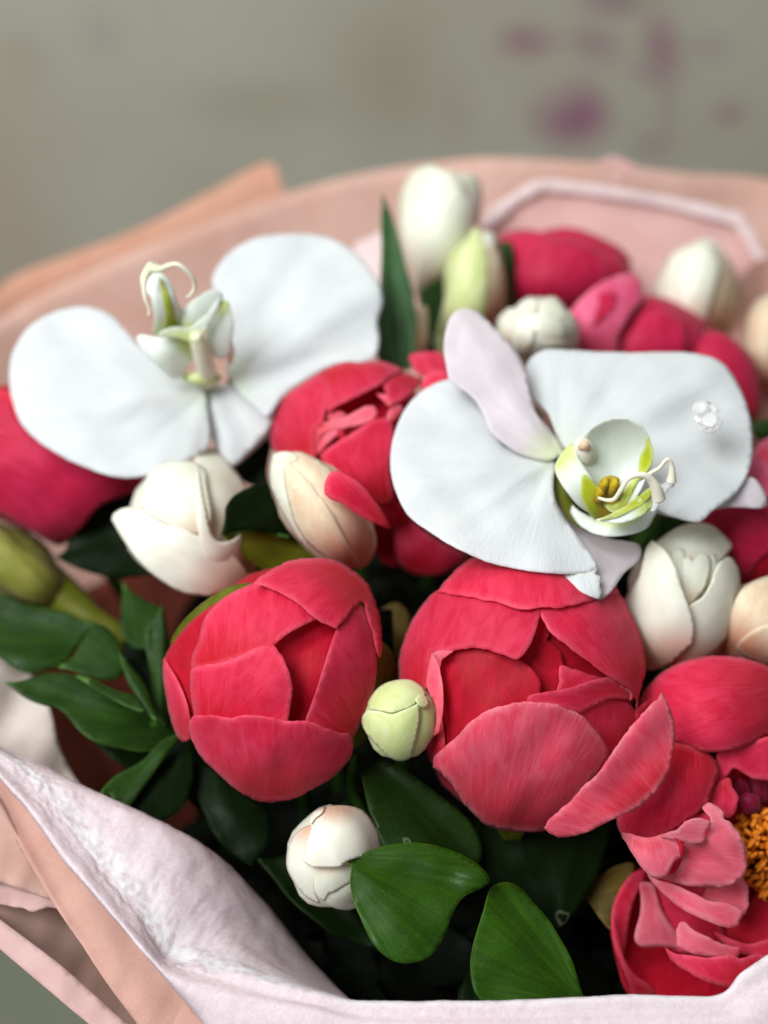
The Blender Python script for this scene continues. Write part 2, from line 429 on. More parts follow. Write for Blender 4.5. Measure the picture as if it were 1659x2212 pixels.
def leaf_mat(name, main, alt, rim, rough=.42, transl=.10, spots=0, spec=.14):
    t = NT(name); a = t.attr('vein'); inf = t.attr('info'); sep = t.n('ShaderNodeSeparateColor'); t.l(inf.outputs['Color'], sep.inputs[0])
    tc = t.n('ShaderNodeTexCoord')
    v1 = t.noise(t.mapv(a.outputs['Vector'], (9, .25, 1)), 1.0, 3, .5)
    bl = t.noise(tc.outputs['Object'], 60, 4, .6)
    c = t.mix(t.ramp(v1, (.4, .62, 0, .8)), main, alt)
    c = t.mix(t.ramp(bl, (.4, .65, 0, .7)), c, alt)
    c = t.mix(t.ramp(sep.outputs[0], (.0, .07, .8, 0)), c, t.mix(t.ramp(t.noise(tc.outputs['Object'], 45, 3), (.4, .62, 0, 1)), c, rim))
    net = t.n('ShaderNodeTexVoronoi'); net.feature = 'DISTANCE_TO_EDGE'; net.inputs['Scale'].default_value = 1.0
    dn = t.n('ShaderNodeVectorMath', operation='ADD'); t.l(t.mapv(a.outputs['Vector'], (26, 9, 1)), dn.inputs[0]); t.l(t.noise(tc.outputs['Object'], 260, 3), dn.inputs[1]); t.l(dn.outputs[0], net.inputs['Vector'])
    nf = t.ramp(net.outputs['Distance'], (0, .09, 1, 0))
    c = t.mix(t.math('MULTIPLY', nf, .16), c, rim)
    if spots:   # dried water marks
        vo = t.n('ShaderNodeTexVoronoi'); vo.feature = 'F1'; vo.inputs['Scale'].default_value = 62
        dis = t.n('ShaderNodeVectorMath', operation='ADD'); t.l(tc.outputs['Object'], dis.inputs[0])
        t.l(t.mapv(t.noise(tc.outputs['Object'], 200, 2), (.004, .004, .004)), dis.inputs[1]); t.l(dis.outputs[0], vo.inputs['Vector'])
        sc = t.n('ShaderNodeSeparateColor'); t.l(vo.outputs['Color'], sc.inputs[0])
        ringd = t.math('ABSOLUTE', t.math('SUBTRACT', vo.outputs['Distance'], .13))
        rg_ = t.ramp(ringd, (.0, .03, 1, 0))
        sel = t.math('GREATER_THAN', sc.outputs[0], .86)
        c = t.mix(t.math('MULTIPLY', t.math('MULTIPLY', rg_, sel), .25), c, rgb((150, 165, 120)))
    b1 = t.n('ShaderNodeBump'); b1.inputs['Strength'].default_value = .10; b1.inputs['Distance'].default_value = .001; t.l(v1, b1.inputs['Height'])
    f = t.noise(tc.outputs['Object'], 900, 3, .6)
    b2 = t.n('ShaderNodeBump'); b2.inputs['Strength'].default_value = .10; b2.inputs['Distance'].default_value = .0005; t.l(f, b2.inputs['Height']); t.l(b1.outputs[0], b2.inputs['Normal'])
    p = t.n('ShaderNodeBsdfPrincipled'); t.l(c, p.inputs['Base Color']); t.l(b2.outputs[0], p.inputs['Normal'])
    t.l(t.ramp(t.noise(tc.outputs['Object'], 110, 4, .65), (.3, .7, rough - .1, rough + .2)), p.inputs['Roughness']); p.inputs['Specular IOR Level'].default_value = spec
    tr = t.n('ShaderNodeBsdfTranslucent'); t.l(t.mix(.5, c, rgb((110, 160, 20))), tr.inputs[0])
    ms = t.n('ShaderNodeMixShader'); ms.inputs[0].default_value = transl
    t.l(p.outputs[0], ms.inputs[1]); t.l(tr.outputs[0], ms.inputs[2]); t.l(ms.outputs[0], t.out.inputs[0])
    return t.m
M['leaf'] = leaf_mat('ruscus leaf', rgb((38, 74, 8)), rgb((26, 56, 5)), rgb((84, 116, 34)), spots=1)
M['leaf_shade'] = leaf_mat('ruscus leaf shaded', rgb((24, 46, 8)), rgb((16, 34, 5)), rgb((60, 88, 28)), spots=1)  # darker copy of the leaf, shade put into its green
M['leaf_dark'] = leaf_mat('ruscus leaf deep shade', rgb((12, 26, 7)), rgb((8, 18, 4)), rgb((34, 56, 20)), spots=1, spec=.06)  # darkest leaf copy, deep shade painted into the colour
M['leaf_tulip'] = leaf_mat('tulip leaf', rgb((66, 96, 62)), rgb((46, 78, 40)), rgb((96, 130, 84)), rough=.5)
M['leaf_mid'] = leaf_mat('side leaf', rgb((34, 64, 14)), rgb((22, 46, 8)), rgb((76, 112, 48)), rough=.48)
M['sepal'] = leaf_mat('peony sepal', rgb((92, 96, 20)), rgb((74, 78, 12)), rgb((120, 124, 40)), rough=.5)
M['olive'] = leaf_mat('olive leaf', rgb((92, 76, 34)), rgb((66, 58, 20)), rgb((140, 116, 60)), rough=.5)
M['leaf_gap_shade'] = leaf_mat('gap shade foliage', rgb((9, 16, 6)), rgb((5, 10, 4)), rgb((12, 22, 8)), rough=.7, transl=0)  # near-black green paints the shade between the flowers
M['stem'] = leaf_mat('stem', rgb((50, 88, 24)), rgb((36, 66, 16)), rgb((50, 88, 24)), rough=.5, transl=.05)

def paper_mat(name, a_, b_, fibre=.0, transl=.25, rough=.8, bump=.2, crinkle=0.0, spec=.2, fibre_col=None, band=None):
    t = NT(name); tc = t.n('ShaderNodeTexCoord'); ob = tc.outputs['Object']
    n1 = t.noise(ob, 40, 5, .6); n2 = t.noise(ob, 900, 4, .65)
    c = t.mix(t.ramp(n1, (.35, .65, 0, 1)), a_, b_)
    hgt = n2
    if fibre:
        dis = t.n('ShaderNodeVectorMath', operation='ADD'); t.l(ob, dis.inputs[0])
        t.l(t.mapv(t.noise(ob, 350, 3), (.004, .004, .004)), dis.inputs[1])
        fib = []
        for k, sc_ in enumerate(((1, .22, .6), (.25, 1, .5), (.8, .7, .2))):
            nn = t.noise(t.mapv(dis.outputs[0], tuple(q * 750 for q in sc_), (k, k, 0)), 1.0, 3, .6, .8)
            fib.append(t.ramp(t.math('ABSOLUTE', t.math('SUBTRACT', nn, .5)), (0, .05, 1, 0)))
        fb = t.math('MAXIMUM', t.math('MAXIMUM', fib[0], fib[1]), fib[2])
        big = t.ramp(t.noise(ob, 330, 4, .6), (.3, .7, .7, 1))
        amt = t.math('MULTIPLY', fb, t.math('MULTIPLY', big, fibre))
        c = t.mix(amt, c, fibre_col or (1, 1, 1, 1))
        hgt = t.math('ADD', n2, fb)
    b1 = t.n('ShaderNodeBump'); b1.inputs['Strength'].default_value = bump; b1.inputs['Distance'].default_value = .0008; t.l(hgt, b1.inputs['Height'])
    nr = b1.outputs[0]
    if crinkle:
        cn = t.noise(t.mapv(ob, (1, 1, 1)), 620, 5, .75, 1.5)
        inf = t.attr('info'); sep = t.n('ShaderNodeSeparateColor'); t.l(inf.outputs['Color'], sep.inputs[0])
        vr = t.n('ShaderNodeTexVoronoi'); vr.inputs['Scale'].default_value = 330; dd = t.n('ShaderNodeVectorMath', operation='ADD'); t.l(ob, dd.inputs[0])
        t.l(t.mapv(t.n('ShaderNodeTexNoise', i_Scale=500.0).outputs['Color'], (.003, .003, .003)), dd.inputs[1]); t.l(dd.outputs[0], vr.inputs['Vector'])
        cn = t.math('ADD', t.math('MULTIPLY', vr.outputs['Distance'], .7), t.math('MULTIPLY', cn, .5))
        b3 = t.n('ShaderNodeBump'); b3.inputs['Distance'].default_value = .003; t.l(cn, b3.inputs['Height'])
        if band:
            w_ = t.ramp(t.math('ABSOLUTE', t.math('SUBTRACT', sep.outputs[1], band[0])), (0, band[1], crinkle, crinkle * .03)); t.l(w_, b3.inputs['Strength'])
            c = t.mix(t.math('MULTIPLY', t.ramp(t.math('ABSOLUTE', t.math('SUBTRACT', sep.outputs[1], band[0])), (0, band[1], 1, 0)), t.ramp(cn, (.45, .6, .15, .9))), c, (.93, .93, .95, 1))  # bright glints along the crinkled ridge are whitened into the colour
        else: b3.inputs['Strength'].default_value = crinkle
        t.l(nr, b3.inputs['Normal']); nr = b3.outputs[0]
    p = t.n('ShaderNodeBsdfPrincipled'); t.l(c, p.inputs['Base Color']); t.l(nr, p.inputs['Normal'])
    p.inputs['Roughness'].default_value = rough; p.inputs['Specular IOR Level'].default_value = spec
    tr = t.n('ShaderNodeBsdfTranslucent'); t.l(c, tr.inputs[0])
    ms = t.n('ShaderNodeMixShader'); ms.inputs[0].default_value = transl
    t.l(p.outputs[0], ms.inputs[1]); t.l(tr.outputs[0], ms.inputs[2]); t.l(ms.outputs[0], t.out.inputs[0])
    return t.m
M['peach'] = paper_mat('peach paper', rgb((212, 176, 162)), rgb((205, 164, 148)), transl=.2, bump=.1)
M['peach_corner'] = paper_mat('peach corner paper', rgb((206, 158, 136)), rgb((200, 148, 124)), transl=.2, bump=.1)
M['peach_fold'] = paper_mat('peach paper inner', rgb((204, 160, 146)), rgb((196, 150, 136)), fibre=.2, transl=.2, bump=.15, fibre_col=rgb((226, 190, 176)))
M['pale_paper'] = paper_mat('pale pink paper', rgb((216, 182, 176)), rgb((210, 172, 166)), transl=.2, bump=.1)
M['shade_brown'] = paper_mat('liner paper', rgb((96, 42, 28)), rgb((78, 32, 20)), transl=.0, bump=.1)  # brown-red is deep shade put into the colour of peach paper
M['tissue'] = paper_mat('white tissue', rgb((226, 209, 212)), rgb((222, 204, 208)), fibre=.55, transl=.35, rough=.6, bump=.22, crinkle=.38, spec=.35, band=(.5, .10), fibre_col=rgb((248, 244, 249)))
M['tissue_rim'] = paper_mat('white tissue rim', rgb((226, 212, 216)), rgb((216, 200, 206)), fibre=.6, transl=.3, rough=.6, bump=.45, crinkle=.35, spec=.35, fibre_col=rgb((246, 244, 250)))
M['tissue_back'] = paper_mat('pink tissue', rgb((228, 188, 182)), rgb((220, 178, 172)), transl=.3, bump=.1)
M['tissue_edge'] = paper_mat('white tissue edge', rgb((238, 220, 220)), rgb((232, 212, 212)), transl=.3, bump=.2)
M['tissue_cream'] = paper_mat('cream tissue', rgb((222, 208, 196)), rgb((212, 196, 184)), fibre=.3, transl=.3, bump=.2)

def cloth_mat(name, base, spots):
    """pale wallpaper or cloth with soft purple blossoms printed on it (flat print)"""
    t = NT(name); tc = t.n('ShaderNodeTexCoord'); ob = tc.outputs['Object']
    n1 = t.noise(ob, 3.5, 3, .5); n2 = t.noise(ob, 300, 3, .6)
    c = t.mix(t.ramp(n1, (.35, .65, 0, 1)), base[0], base[1])
    n3 = t.noise(ob, 2.2, 2, .5)
    c = t.mix(t.ramp(n3, (.5, .7, 0, .6)), c, base[2])
    dn = t.n('ShaderNodeVectorMath', operation='ADD'); t.l(ob, dn.inputs[0])
    t.l(t.mapv(t.n('ShaderNodeTexNoise', i_Scale=14.0).outputs['Color'], (.09, .09, .09), (-.045, -.045, -.045)), dn.inputs[1])
    for (x, y, z, rx, rz, cl, am) in spots:
        sb = t.n('ShaderNodeVectorMath', operation='SUBTRACT'); t.l(dn.outputs[0], sb.inputs[0]); sb.inputs[1].default_value = (x, y, z)
        dv = t.n('ShaderNodeVectorMath', operation='DIVIDE'); t.l(sb.outputs[0], dv.inputs[0]); dv.inputs[1].default_value = (rx, 10, rz)
        ln = t.n('ShaderNodeVectorMath', operation='LENGTH'); t.l(dv.outputs[0], ln.inputs[0])
        c = t.mix(t.ramp(ln.outputs['Value'], (-.2, 1.5, am * .9, 0)), c, cl)
    b = t.n('ShaderNodeBump'); b.inputs['Strength'].default_value = .15; b.inputs['Distance'].default_value = .001; t.l(n2, b.inputs['Height'])
    p = t.n('ShaderNodeBsdfPrincipled'); t.l(c, p.inputs['Base Color']); t.l(b.outputs[0], p.inputs['Normal']); p.inputs['Roughness'].default_value = .8
    p.inputs['Specular IOR Level'].default_value = .2
    t.l(p.outputs[0], t.out.inputs[0]); return t.m
def glass_mat():
    t = NT('rhinestone'); p = t.n('ShaderNodeBsdfPrincipled'); p.inputs['Base Color'].default_value = (.97, .97, .97, 1)
    p.inputs['Roughness'].default_value = .03; p.inputs['IOR'].default_value = 1.7; p.inputs['Metallic'].default_value = .0
    p.inputs['Transmission Weight'].default_value = .5
    t.l(p.outputs[0], t.out.inputs[0]); return t.m
M['gem'] = glass_mat()
def simple(name, c, rough=.5, metal=0.0):
    t = NT(name); tc = t.n('ShaderNodeTexCoord'); n = t.noise(tc.outputs['Object'], 500, 3)
    cc = t.mix(t.ramp(n, (.35, .65, 0, 1)), c, tuple(q * .7 for q in c[:3]) + (1,))
    p = t.n('ShaderNodeBsdfPrincipled'); t.l(cc, p.inputs['Base Color']); p.inputs['Roughness'].default_value = rough; p.inputs['Metallic'].default_value = metal
    t.l(p.outputs[0], t.out.inputs[0]); return t.m
M['silver'] = simple('silver pin', (.8, .78, .72, 1), .25, 1.0)
M['stamen'] = simple('stamen', rgb((238, 138, 10)), .7)
M['carpel'] = simple('carpel', rgb((150, 20, 60)), .8)
M['twine'] = simple('twine', rgb((190, 160, 120)), .8)
# ------------------------------------------------------------------ the place
YW = 1.25
def on_wall(px, py):
    d = FW + (px - 829.5) * KX * RT + (1106 - py) * KX * UP
    return CAM + d * (YW / d[1])
spots = []
PU, PV, PG = rgb((140, 74, 112)), rgb((134, 92, 118)), rgb((128, 116, 86))
for (px, py, rx, ry, cl, am) in ((1215, 265, 78, 52, PU, .95), (1250, 235, 40, 40, PU, .6), (1135, 125, 58, 32, PU, .75), (1290, 120, 60, 40, PV, .6), (1455, 105, 42, 62, PU, .75), (1330, 35, 80, 20, PV, .75),
                                 (1580, 240, 36, 24, PU, .6), (1405, 300, 50, 30, PV, .4), (1400, 165, 36, 24, PV, .45), (1560, 95, 40, 25, PV, .3), (220, 60, 55, 60, PV, .22),
                                 (560, 250, 150, 60, PG, .3), (840, 190, 110, 160, PG, .35), (60, 110, 60, 60, PG, .2), (980, 270, 30, 70, PV, .2), (1330, 5, 110, 18, rgb((92, 90, 50)), .5), (1440, 210, 24, 60, PV, .35)):
    c = on_wall(px, py); e = on_wall(px + rx, py); f = on_wall(px, py - ry)
    spots.append((c[0], c[1], c[2], 1.2 * abs(e[0] - c[0]), 1.2 * abs(f[2] - c[2]), cl, am))
wm = cloth_mat('wallpaper', (rgb((177, 175, 160)), rgb((172, 167, 150)), rgb((168, 152, 132))), spots)
tm = cloth_mat('table cloth', (rgb((108, 112, 96)), rgb((98, 102, 86)), rgb((104, 104, 84))), [])
tag(raw('wall', [(-3, YW, -.2), (3, YW, -.2), (3, YW, 2.6), (-3, YW, 2.6), (-3, YW + .1, -.2), (3, YW + .1, -.2), (3, YW + .1, 2.6), (-3, YW + .1, 2.6)],
        [(0, 1, 2, 3), (4, 7, 6, 5), (0, 4, 5, 1), (3, 2, 6, 7), (0, 3, 7, 4), (1, 5, 6, 2)], wm, smooth=False), kind='structure')
tag(raw('table_top', [(-2, -.8, 0), (2, -.8, 0), (2, YW - .004, 0), (-2, YW - .004, 0), (-2, -.8, -.05), (2, -.8, -.05), (2, YW - .004, -.05), (-2, YW - .004, -.05)],
        [(0, 1, 2, 3), (4, 7, 6, 5), (0, 4, 5, 1), (3, 2, 6, 7), (0, 3, 7, 4), (1, 5, 6, 2)], tm, smooth=False), kind='structure')

# ------------------------------------------------------------------ paper wrapping
PG_ = 'sheets of paper and tissue wrapped round the bouquet'
BX, BY, BZ = 830, 2420, .66
def cone_rows(rim, ts=(0, .25, .5, .75, .97), sag=60):
    rows = []
    for t in ts:
        rows.append([(x + (BX - x) * t, y + (BY - y) * t + sag * math.sin(math.pi * t), z + (BZ - z) * t + .03 * math.sin(math.pi * t)) for x, y, z in rim])
    return rows
back = [(-330, 1150, .56), (-300, 900, .60), (-150, 765, .65), (0, 688, .68), (80, 640, .69), (250, 560, .70), (420, 490, .71), (620, 418, .72), (740, 384, .72), (860, 361, .72), (970, 347, .71),
        (1080, 341, .70), (1300, 352, .70), (1480, 374, .705), (1659, 387, .71), (1850, 470, .69), (2050, 700, .62), (2150, 1000, .56), (2120, 1300, .52)]
o = empty('outer_wrap', BIND - np.array((0, 0, .02)), 'tall peach paper sheet standing behind the flowers, its rim curving across the picture', 'wrapping paper', PG_)
loft('back_sheet', cone_rows(back), M['peach'], o, nu=10, nv=6, wr=[.0015, .002, .003, .002, 0], wfreq=9)
back_shade = [(x + 6, y + 6, z - .014) for x, y, z in back]
loft('inner_shade', cone_rows(back_shade, (.29, .5, .75, .97)), M['shade_brown'], o, nu=8, nv=6, wr=[.002, .002, .002, 0], wfreq=9)  # added dark sheet, stands for the shade low inside the peach cone
o = empty('corner_sheet', BIND - np.array((0, -.03, .03)), 'pointed peach paper corner rising behind the white orchid on the left', 'wrapping paper', PG_)
flap = [(-60, 690, .72), (22, 602, .74), (130, 558, .745), (300, 494, .75), (440, 422, .75), (580, 351, .75), (612, 412, .745), (700, 520, .74)]
loft('sheet', cone_rows(flap), M['peach_corner'], o, nu=8, nv=5, wr=[.0008, .002, .002, .001, 0], wfreq=9)
o = empty('shade_sheet', BIND - np.array((0, .02, .03)), 'brown sheet added deep inside behind the lower leaves, coloured as shaded peach paper', 'wrapping paper', PG_)
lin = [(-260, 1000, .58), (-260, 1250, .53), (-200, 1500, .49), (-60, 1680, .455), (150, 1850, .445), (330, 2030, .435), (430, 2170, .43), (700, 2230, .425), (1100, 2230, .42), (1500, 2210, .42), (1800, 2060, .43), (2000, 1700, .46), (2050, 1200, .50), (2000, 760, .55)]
loft('sheet', cone_rows(lin, (0, .22, .45, .7, .97), 40), M['shade_brown'], o, nu=8, nv=6, wr=[0, .002, .003, .002, 0], wfreq=12)  # added inner cone, its dark colour painted for the shade under the flowers

# tissue at the back right, with its folded white edge
o = empty('back_tissue', W(1400, 800, .66), 'pink white tissue sheet with a folded white edge behind the top right flowers', 'tissue paper', PG_)
ps = '1020,560 1050,470 1100,430 1165,392 1300,405 1450,430 1598,466c 1640,530 1700,640 1760,900 1500,1000 1200,900 1040,760'
sheet('sheet', PT(ps), plane_z(.655, .002, -.006, 1300, 400), M['tissue_back'], o, step=18, ruffle=.8, lift=0, wave=.0003, thick=.0004)
eb = '1040,490 1052,458 1100,424 1165,388 1300,401 1450,426 1603,460c 1645,530 1705,640 1765,900 1745,905 1685,650 1625,545 1590,488c 1450,450 1300,424 1172,411c 1115,444 1062,492'
sheet('folded_edge', PT(eb), plane_z(.651, .002, -.006, 1300, 400), M['tissue_edge'], o, step=10, ruffle=1.6, lift=0, wave=.0002, thick=.0006)
sheet('fold_crease', PT('1292,352 1310,342 1330,338 1360,352 1385,368 1378,376 1350,364 1330,352 1312,354 1300,362'), plane_z(.66, 0, 0, 1300, 400), M['tissue_back'], o, step=5, ruffle=.6, wave=.0003)
sheet('fold_crease', PT('1335,352 1350,366 1345,385 1332,402 1322,400 1334,380'), plane_z(.659, 0, 0, 1300, 400), M['tissue_back'], o, step=5, ruffle=.6, wave=.0003)
o = empty('tissue_scrap', W(820, 640, .62), 'small white tissue corner between the left orchid and the tall tulip leaf', 'tissue paper', PG_)
sheet('sheet', PT('765,535 800,512 832,500 850,560 840,640 800,600'), plane_z(.62, 0, -.01, 800, 560), M['tissue_edge'], o, step=10, ruffle=1)
o = empty('right_tissue', W(1680, 900, .60), 'peach tinted tissue standing at the right edge beside the back flowers', 'tissue paper', PG_)
sheet('sheet', PT('1560,700 1585,610 1640,560 1700,560 1760,700 1760,1000 1640,1010 1600,900'), plane_z(.622, .004, -.01, 1650, 700, fn=lambda x, y: .006 * np.sin(x / 26)), M['peach_fold'], o, step=10, ruffle=1)

# the crumpled white tissue roll in front
rim = [(-110, 1545, .452), (-20, 1610, .446), (60, 1668, .440), (110, 1712, .436), (182, 1800, .430), (255, 1891, .424), (319, 1973, .419), (374, 2064, .414), (455, 2083, .411), (547, 2101, .408), (637, 2130, .405), (715, 2150, .403), (792, 2164, .402), (960, 2163, .401),
       (1126, 2161, .401), (1350, 2150, .402), (1545, 2150, .403), (1600, 2103, .404), (1659, 2064, .406), (1760, 2000, .41)]
outer = [(-120, 1580, .448), (-30, 1648, .438), (20, 1702, .432), (68, 1756, .428), (132, 1846, .422), (191, 1915, .416), (250, 1984, .411), (315, 2060, .405), (372, 2118, .402), (450, 2150, .400), (560, 2175, .398), (670, 2195, .396), (790, 2225, .395), (960, 2230, .394),
         (1126, 2230, .394), (1350, 2225, .395), (1560, 2215, .396), (1640, 2180, .397), (1700, 2140, .399), (1800, 2080, .403)]
outer2 = [(x + dx, y + dy, z + dz) for (x, y, z), (dx, dy, dz) in zip(outer, [(6, 10, .012)] * 5 + [(8, 12, .012), (14, 16, .010), (24, 30, .009), (40, 60, .004), (20, 90, -.002)] + [(0, 100, -.003)] * 10)]
inner = [(-90, 1540, .455), (0, 1618, .450), (82, 1655, .446), (150, 1688, .443), (230, 1728, .440), (310, 1770, .437), (400, 1830, .436), (485, 1935, .437), (540, 2010, .437), (610, 2078, .432), (680, 2125, .425), (735, 2155, .42), (800, 2180, .415), (960, 2185, .413),
         (1126, 2185, .413), (1350, 2175, .414), (1555, 2172, .415), (1620, 2130, .417), (1680, 2085, .42), (1780, 2030, .425)]
inner0 = [(-88, 1541, .460), (5, 1619, .458), (95, 1660, .454), (205, 1718, .452), (296, 1762, .450), (387, 1808, .450), (480, 1858, .452), (580, 1960, .456), (650, 2050, .456), (705, 2110, .450), (745, 2150, .44), (775, 2175, .43), (820, 2200, .425), (960, 2210, .424),
          (1126, 2210, .424), (1350, 2205, .425), (1565, 2200, .426), (1640, 2150, .428), (1700, 2110, .43), (1800, 2060, .435)]
inner1 = [(x + 20, y + 60, z + .02) for x, y, z in inner0]
def lerp_row(a, b, t): return [tuple(p + (q - p) * t for p, q in zip(u, v)) for u, v in zip(a, b)]
o = empty('tissue_wrap', W(400, 2120, .43), 'crumpled white fibrous tissue folded over along the front rim of the bouquet', 'tissue paper', PG_)
loft('sheet', [outer2, outer, lerp_row(outer, rim, .5), rim, inner, inner0, inner1], M['tissue'], o, nu=16, nv=20,
     colw=[1] * 9 + [.6] + [.3] * 10, wr=[.0002, .0003, .0005, .0009, .0005, .0003, .0003], wfreq=150, thick=.0004)

# peach layers at the lower left, below the tissue
o = empty('front_sheet', W(60, 2100, .42), 'pale pink outer paper with a straight cut edge at the bottom left corner', 'wrapping paper', PG_)
sheet('sheet', PT('-90,1972 0,2050 60,2101 120,2152 193,2213 270,2278c 420,2330 340,2262 264,2203 205,2150 140,2092 70,2038 0,1985 -90,1905'), plane_z(.430, .003, -.006, 100, 2050), M['pale_paper'], o, step=12, ruffle=.1, lift=-.0, wide=0, wave=.0004, thick=.0004)
sheet('sheet', PT('-90,1800 0,1830 60,1860 120,1920 170,2000 230,2090 300,2200 360,2300 300,2260 230,2190 150,2115 70,2055 0,2000 -90,1930'), plane_z(.444, .010, .001, 100, 1950), M['peach'], o, step=12, ruffle=.3, lift=0, wide=0, wave=.0004)
o = empty('middle_sheet', W(250, 2160, .425), 'peach paper strip folded diagonally just below the white tissue roll', 'wrapping paper', PG_)
sheet('sheet', PT('-60,1630 -10,1640 40,1700 90,1765 150,1850 210,1930 270,1995 330,2060 400,2120 440,2200 440,2290 340,2280 296,2212 234,2128 176,2040 126,1967 73,1879 38,1815 10,1755 -40,1690'), plane_z(.426, .003, -.007, 200, 2000, fn=ridge(20, 1720, 300, 2250, .004, 30)), M['peach_fold'], o, step=10, ruffle=.3, lift=0.001, wide=.6, wave=.0004)
sheet('sheet', PT('350,2260 372,2212 400,2150c 430,2195 500,2250 560,2300'), plane_z(.409, -.003, -.006, 420, 2200), M['peach_fold'], o, step=10, ruffle=.4)
sheet('sheet', PT('-90,1650 -30,1690 10,1745 45,1815 85,1880 120,1940 60,1925 0,1905 -90,1880'), plane_z(.436, .006, -.006, 20, 1800), M['peach'], o, step=10, ruffle=.2, lift=0, wide=0, wave=.0004)
o = empty('tissue_fringe', W(30, 1900, .43), 'thin torn strip of pink tissue at the left edge under the peach paper', 'tissue paper', PG_)
sheet('sheet', PT('-60,1852 0,1874 25,1889 46,1893 70,1886 84,1906 104,1930 140,1962 100,1960 72,1970 50,1962 24,1958 -60,1930'), plane_z(.4335, .004, -.006, 30, 1900), M['pale_paper'], o, step=5, ruffle=.7, lift=0, wide=0, wave=.0004)
o = empty('side_tissue', W(20, 1560, .47), 'blurred cream tissue at the left edge under the dark green leaves', 'tissue paper', PG_)
sheet('sheet', PT('-120,1340 -40,1380 20,1410 80,1470 110,1540 125,1600 150,1660 190,1730 150,1740 80,1700 0,1650 -120,1600'), plane_z(.490, .004, -.008, 20, 1560, fn=lambda x, y: .003 * np.sin((x + y * .5) / 30)), M['tissue_cream'], o, step=9, ruffle=.4, lift=.0, wave=.0002)
# string round the tied stems
ring = [BIND + np.array((.034 * math.cos(a), .030 * math.sin(a), .004 * math.sin(a * .5) - .012)) for a in np.linspace(0, 2 * math.pi, 25)]
tag(tube('twine', ring, .002, M['twine'], px=False, k=2), 'beige string tied round the bundled stems below the flowers', 'string')
# ------------------------------------------------------------------ peonies
PEO = 'coral pink peonies in the bouquet'
# front left bud
F = Flower('peony', 'half open deep pink peony bud left of the small green bud, seen from the front', 'peony', PEO, 596, 1467, 243, 265, .448, core=M['peony_deep'], petal_m=M['peony'], stem_m=M['stem'])
bA = (760, 1900, 5)
F.petal('118,720 160,630 250,525 380,425 500,365 620,348 650,372 640,420 500,490 330,620 200,740 140,770', 5, -5.5, M['sepal'], name='sepal', ruffle=.3, base=(120, 900, 5))
F.petal('1350,700 1400,705 1455,760 1482,850 1482,950 1440,1080 1370,1200 1290,1310 1235,1340 1210,1290 1250,1150', 5, -3.4, M['sepal'], name='sepal', ruffle=.3, base=(1250, 1500, 5))
F.petal('640,370 480,430 350,500 220,610 125,730 85,810 78,900 95,1020 130,1170 165,1280 195,1308 240,1290 300,1250 300,900 420,600', 5, -2.0, M['peony_deep'], base=bA, sink=.004, ruffle=.5)
F.petal('82,800 76,900 90,1010 118,1150 160,1275 188,1305 215,1308 240,1290c 244,1190 225,1090 190,990 150,910 112,850', 5, .2, M['peony'], base=(230, 1700, 5), ruffle=.4, lift=.002, liftw=14)
F.petal('600,730 760,600 960,530 1150,590 1180,700 1130,900 1080,1250 800,1260 700,1000', 5, -3.0, M['peony_deep'], base=(850, 1900, 5), push=.001, sink=.003, ruffle=.5)
F.petal('290,700 330,560 430,450 560,375 660,345 800,380 920,450 1020,560c 960,590 860,640c 810,670 740,735c 600,790 400,850 250,880c 252,800', 5, -1.0, M['peony'], base=(380, 1900, 5), ruffle=.5, sink=-.0005)
F.petal('250,870 330,845 420,832 560,782 640,740 700,722c 740,722 762,745 800,800 845,900 860,990 850,1080 842,1130 830,1200 820,1270 400,1280 290,1230 250,1050 242,940', 5, .1, M['peony'], base=(330, 1500, 5), ruffle=.8)
F.petal('1240,470 1180,560 1120,640 1085,740 1050,850 1020,950 985,1050 935,1190c 1040,1300 1180,1330 1270,1200 1335,1060 1368,880 1362,740 1330,600 1290,500', 5, .9, M['peony'], base=(1450, 1500, 5), ruffle=.4, lift=.0024, liftw=16)
F.petal('620,355c 700,288 800,232 920,203 1040,200 1150,225 1250,290 1325,375 1370,490 1395,620 1402,740 1388,800c 1365,745 1345,650 1315,560 1290,470 1240,495 1180,560 1125,626c 1060,600 1010,570 960,530 900,480 860,452 800,415 750,392 690,372 650,360', 5, 1.8, M['peony'], base=(1500, 100, 5), ruffle=1.3, lift=.0022, liftw=22)
F.petal('240,1180c 262,1152 330,1147 400,1154 480,1166 540,1150 600,1148 700,1157 780,1170 830,1186 900,1184 980,1189 1040,1220 1120,1250 1200,1257c 1222,1290 1222,1370 1185,1440 1090,1530 960,1606 850,1655 740,1672 640,1660 540,1612 430,1520 330,1425 268,1335 240,1260', 5, 2.6, M['peony'], base=(740, 2100, 5), ruffle=1.2, lift=.0022, liftw=30, wave=.0007)

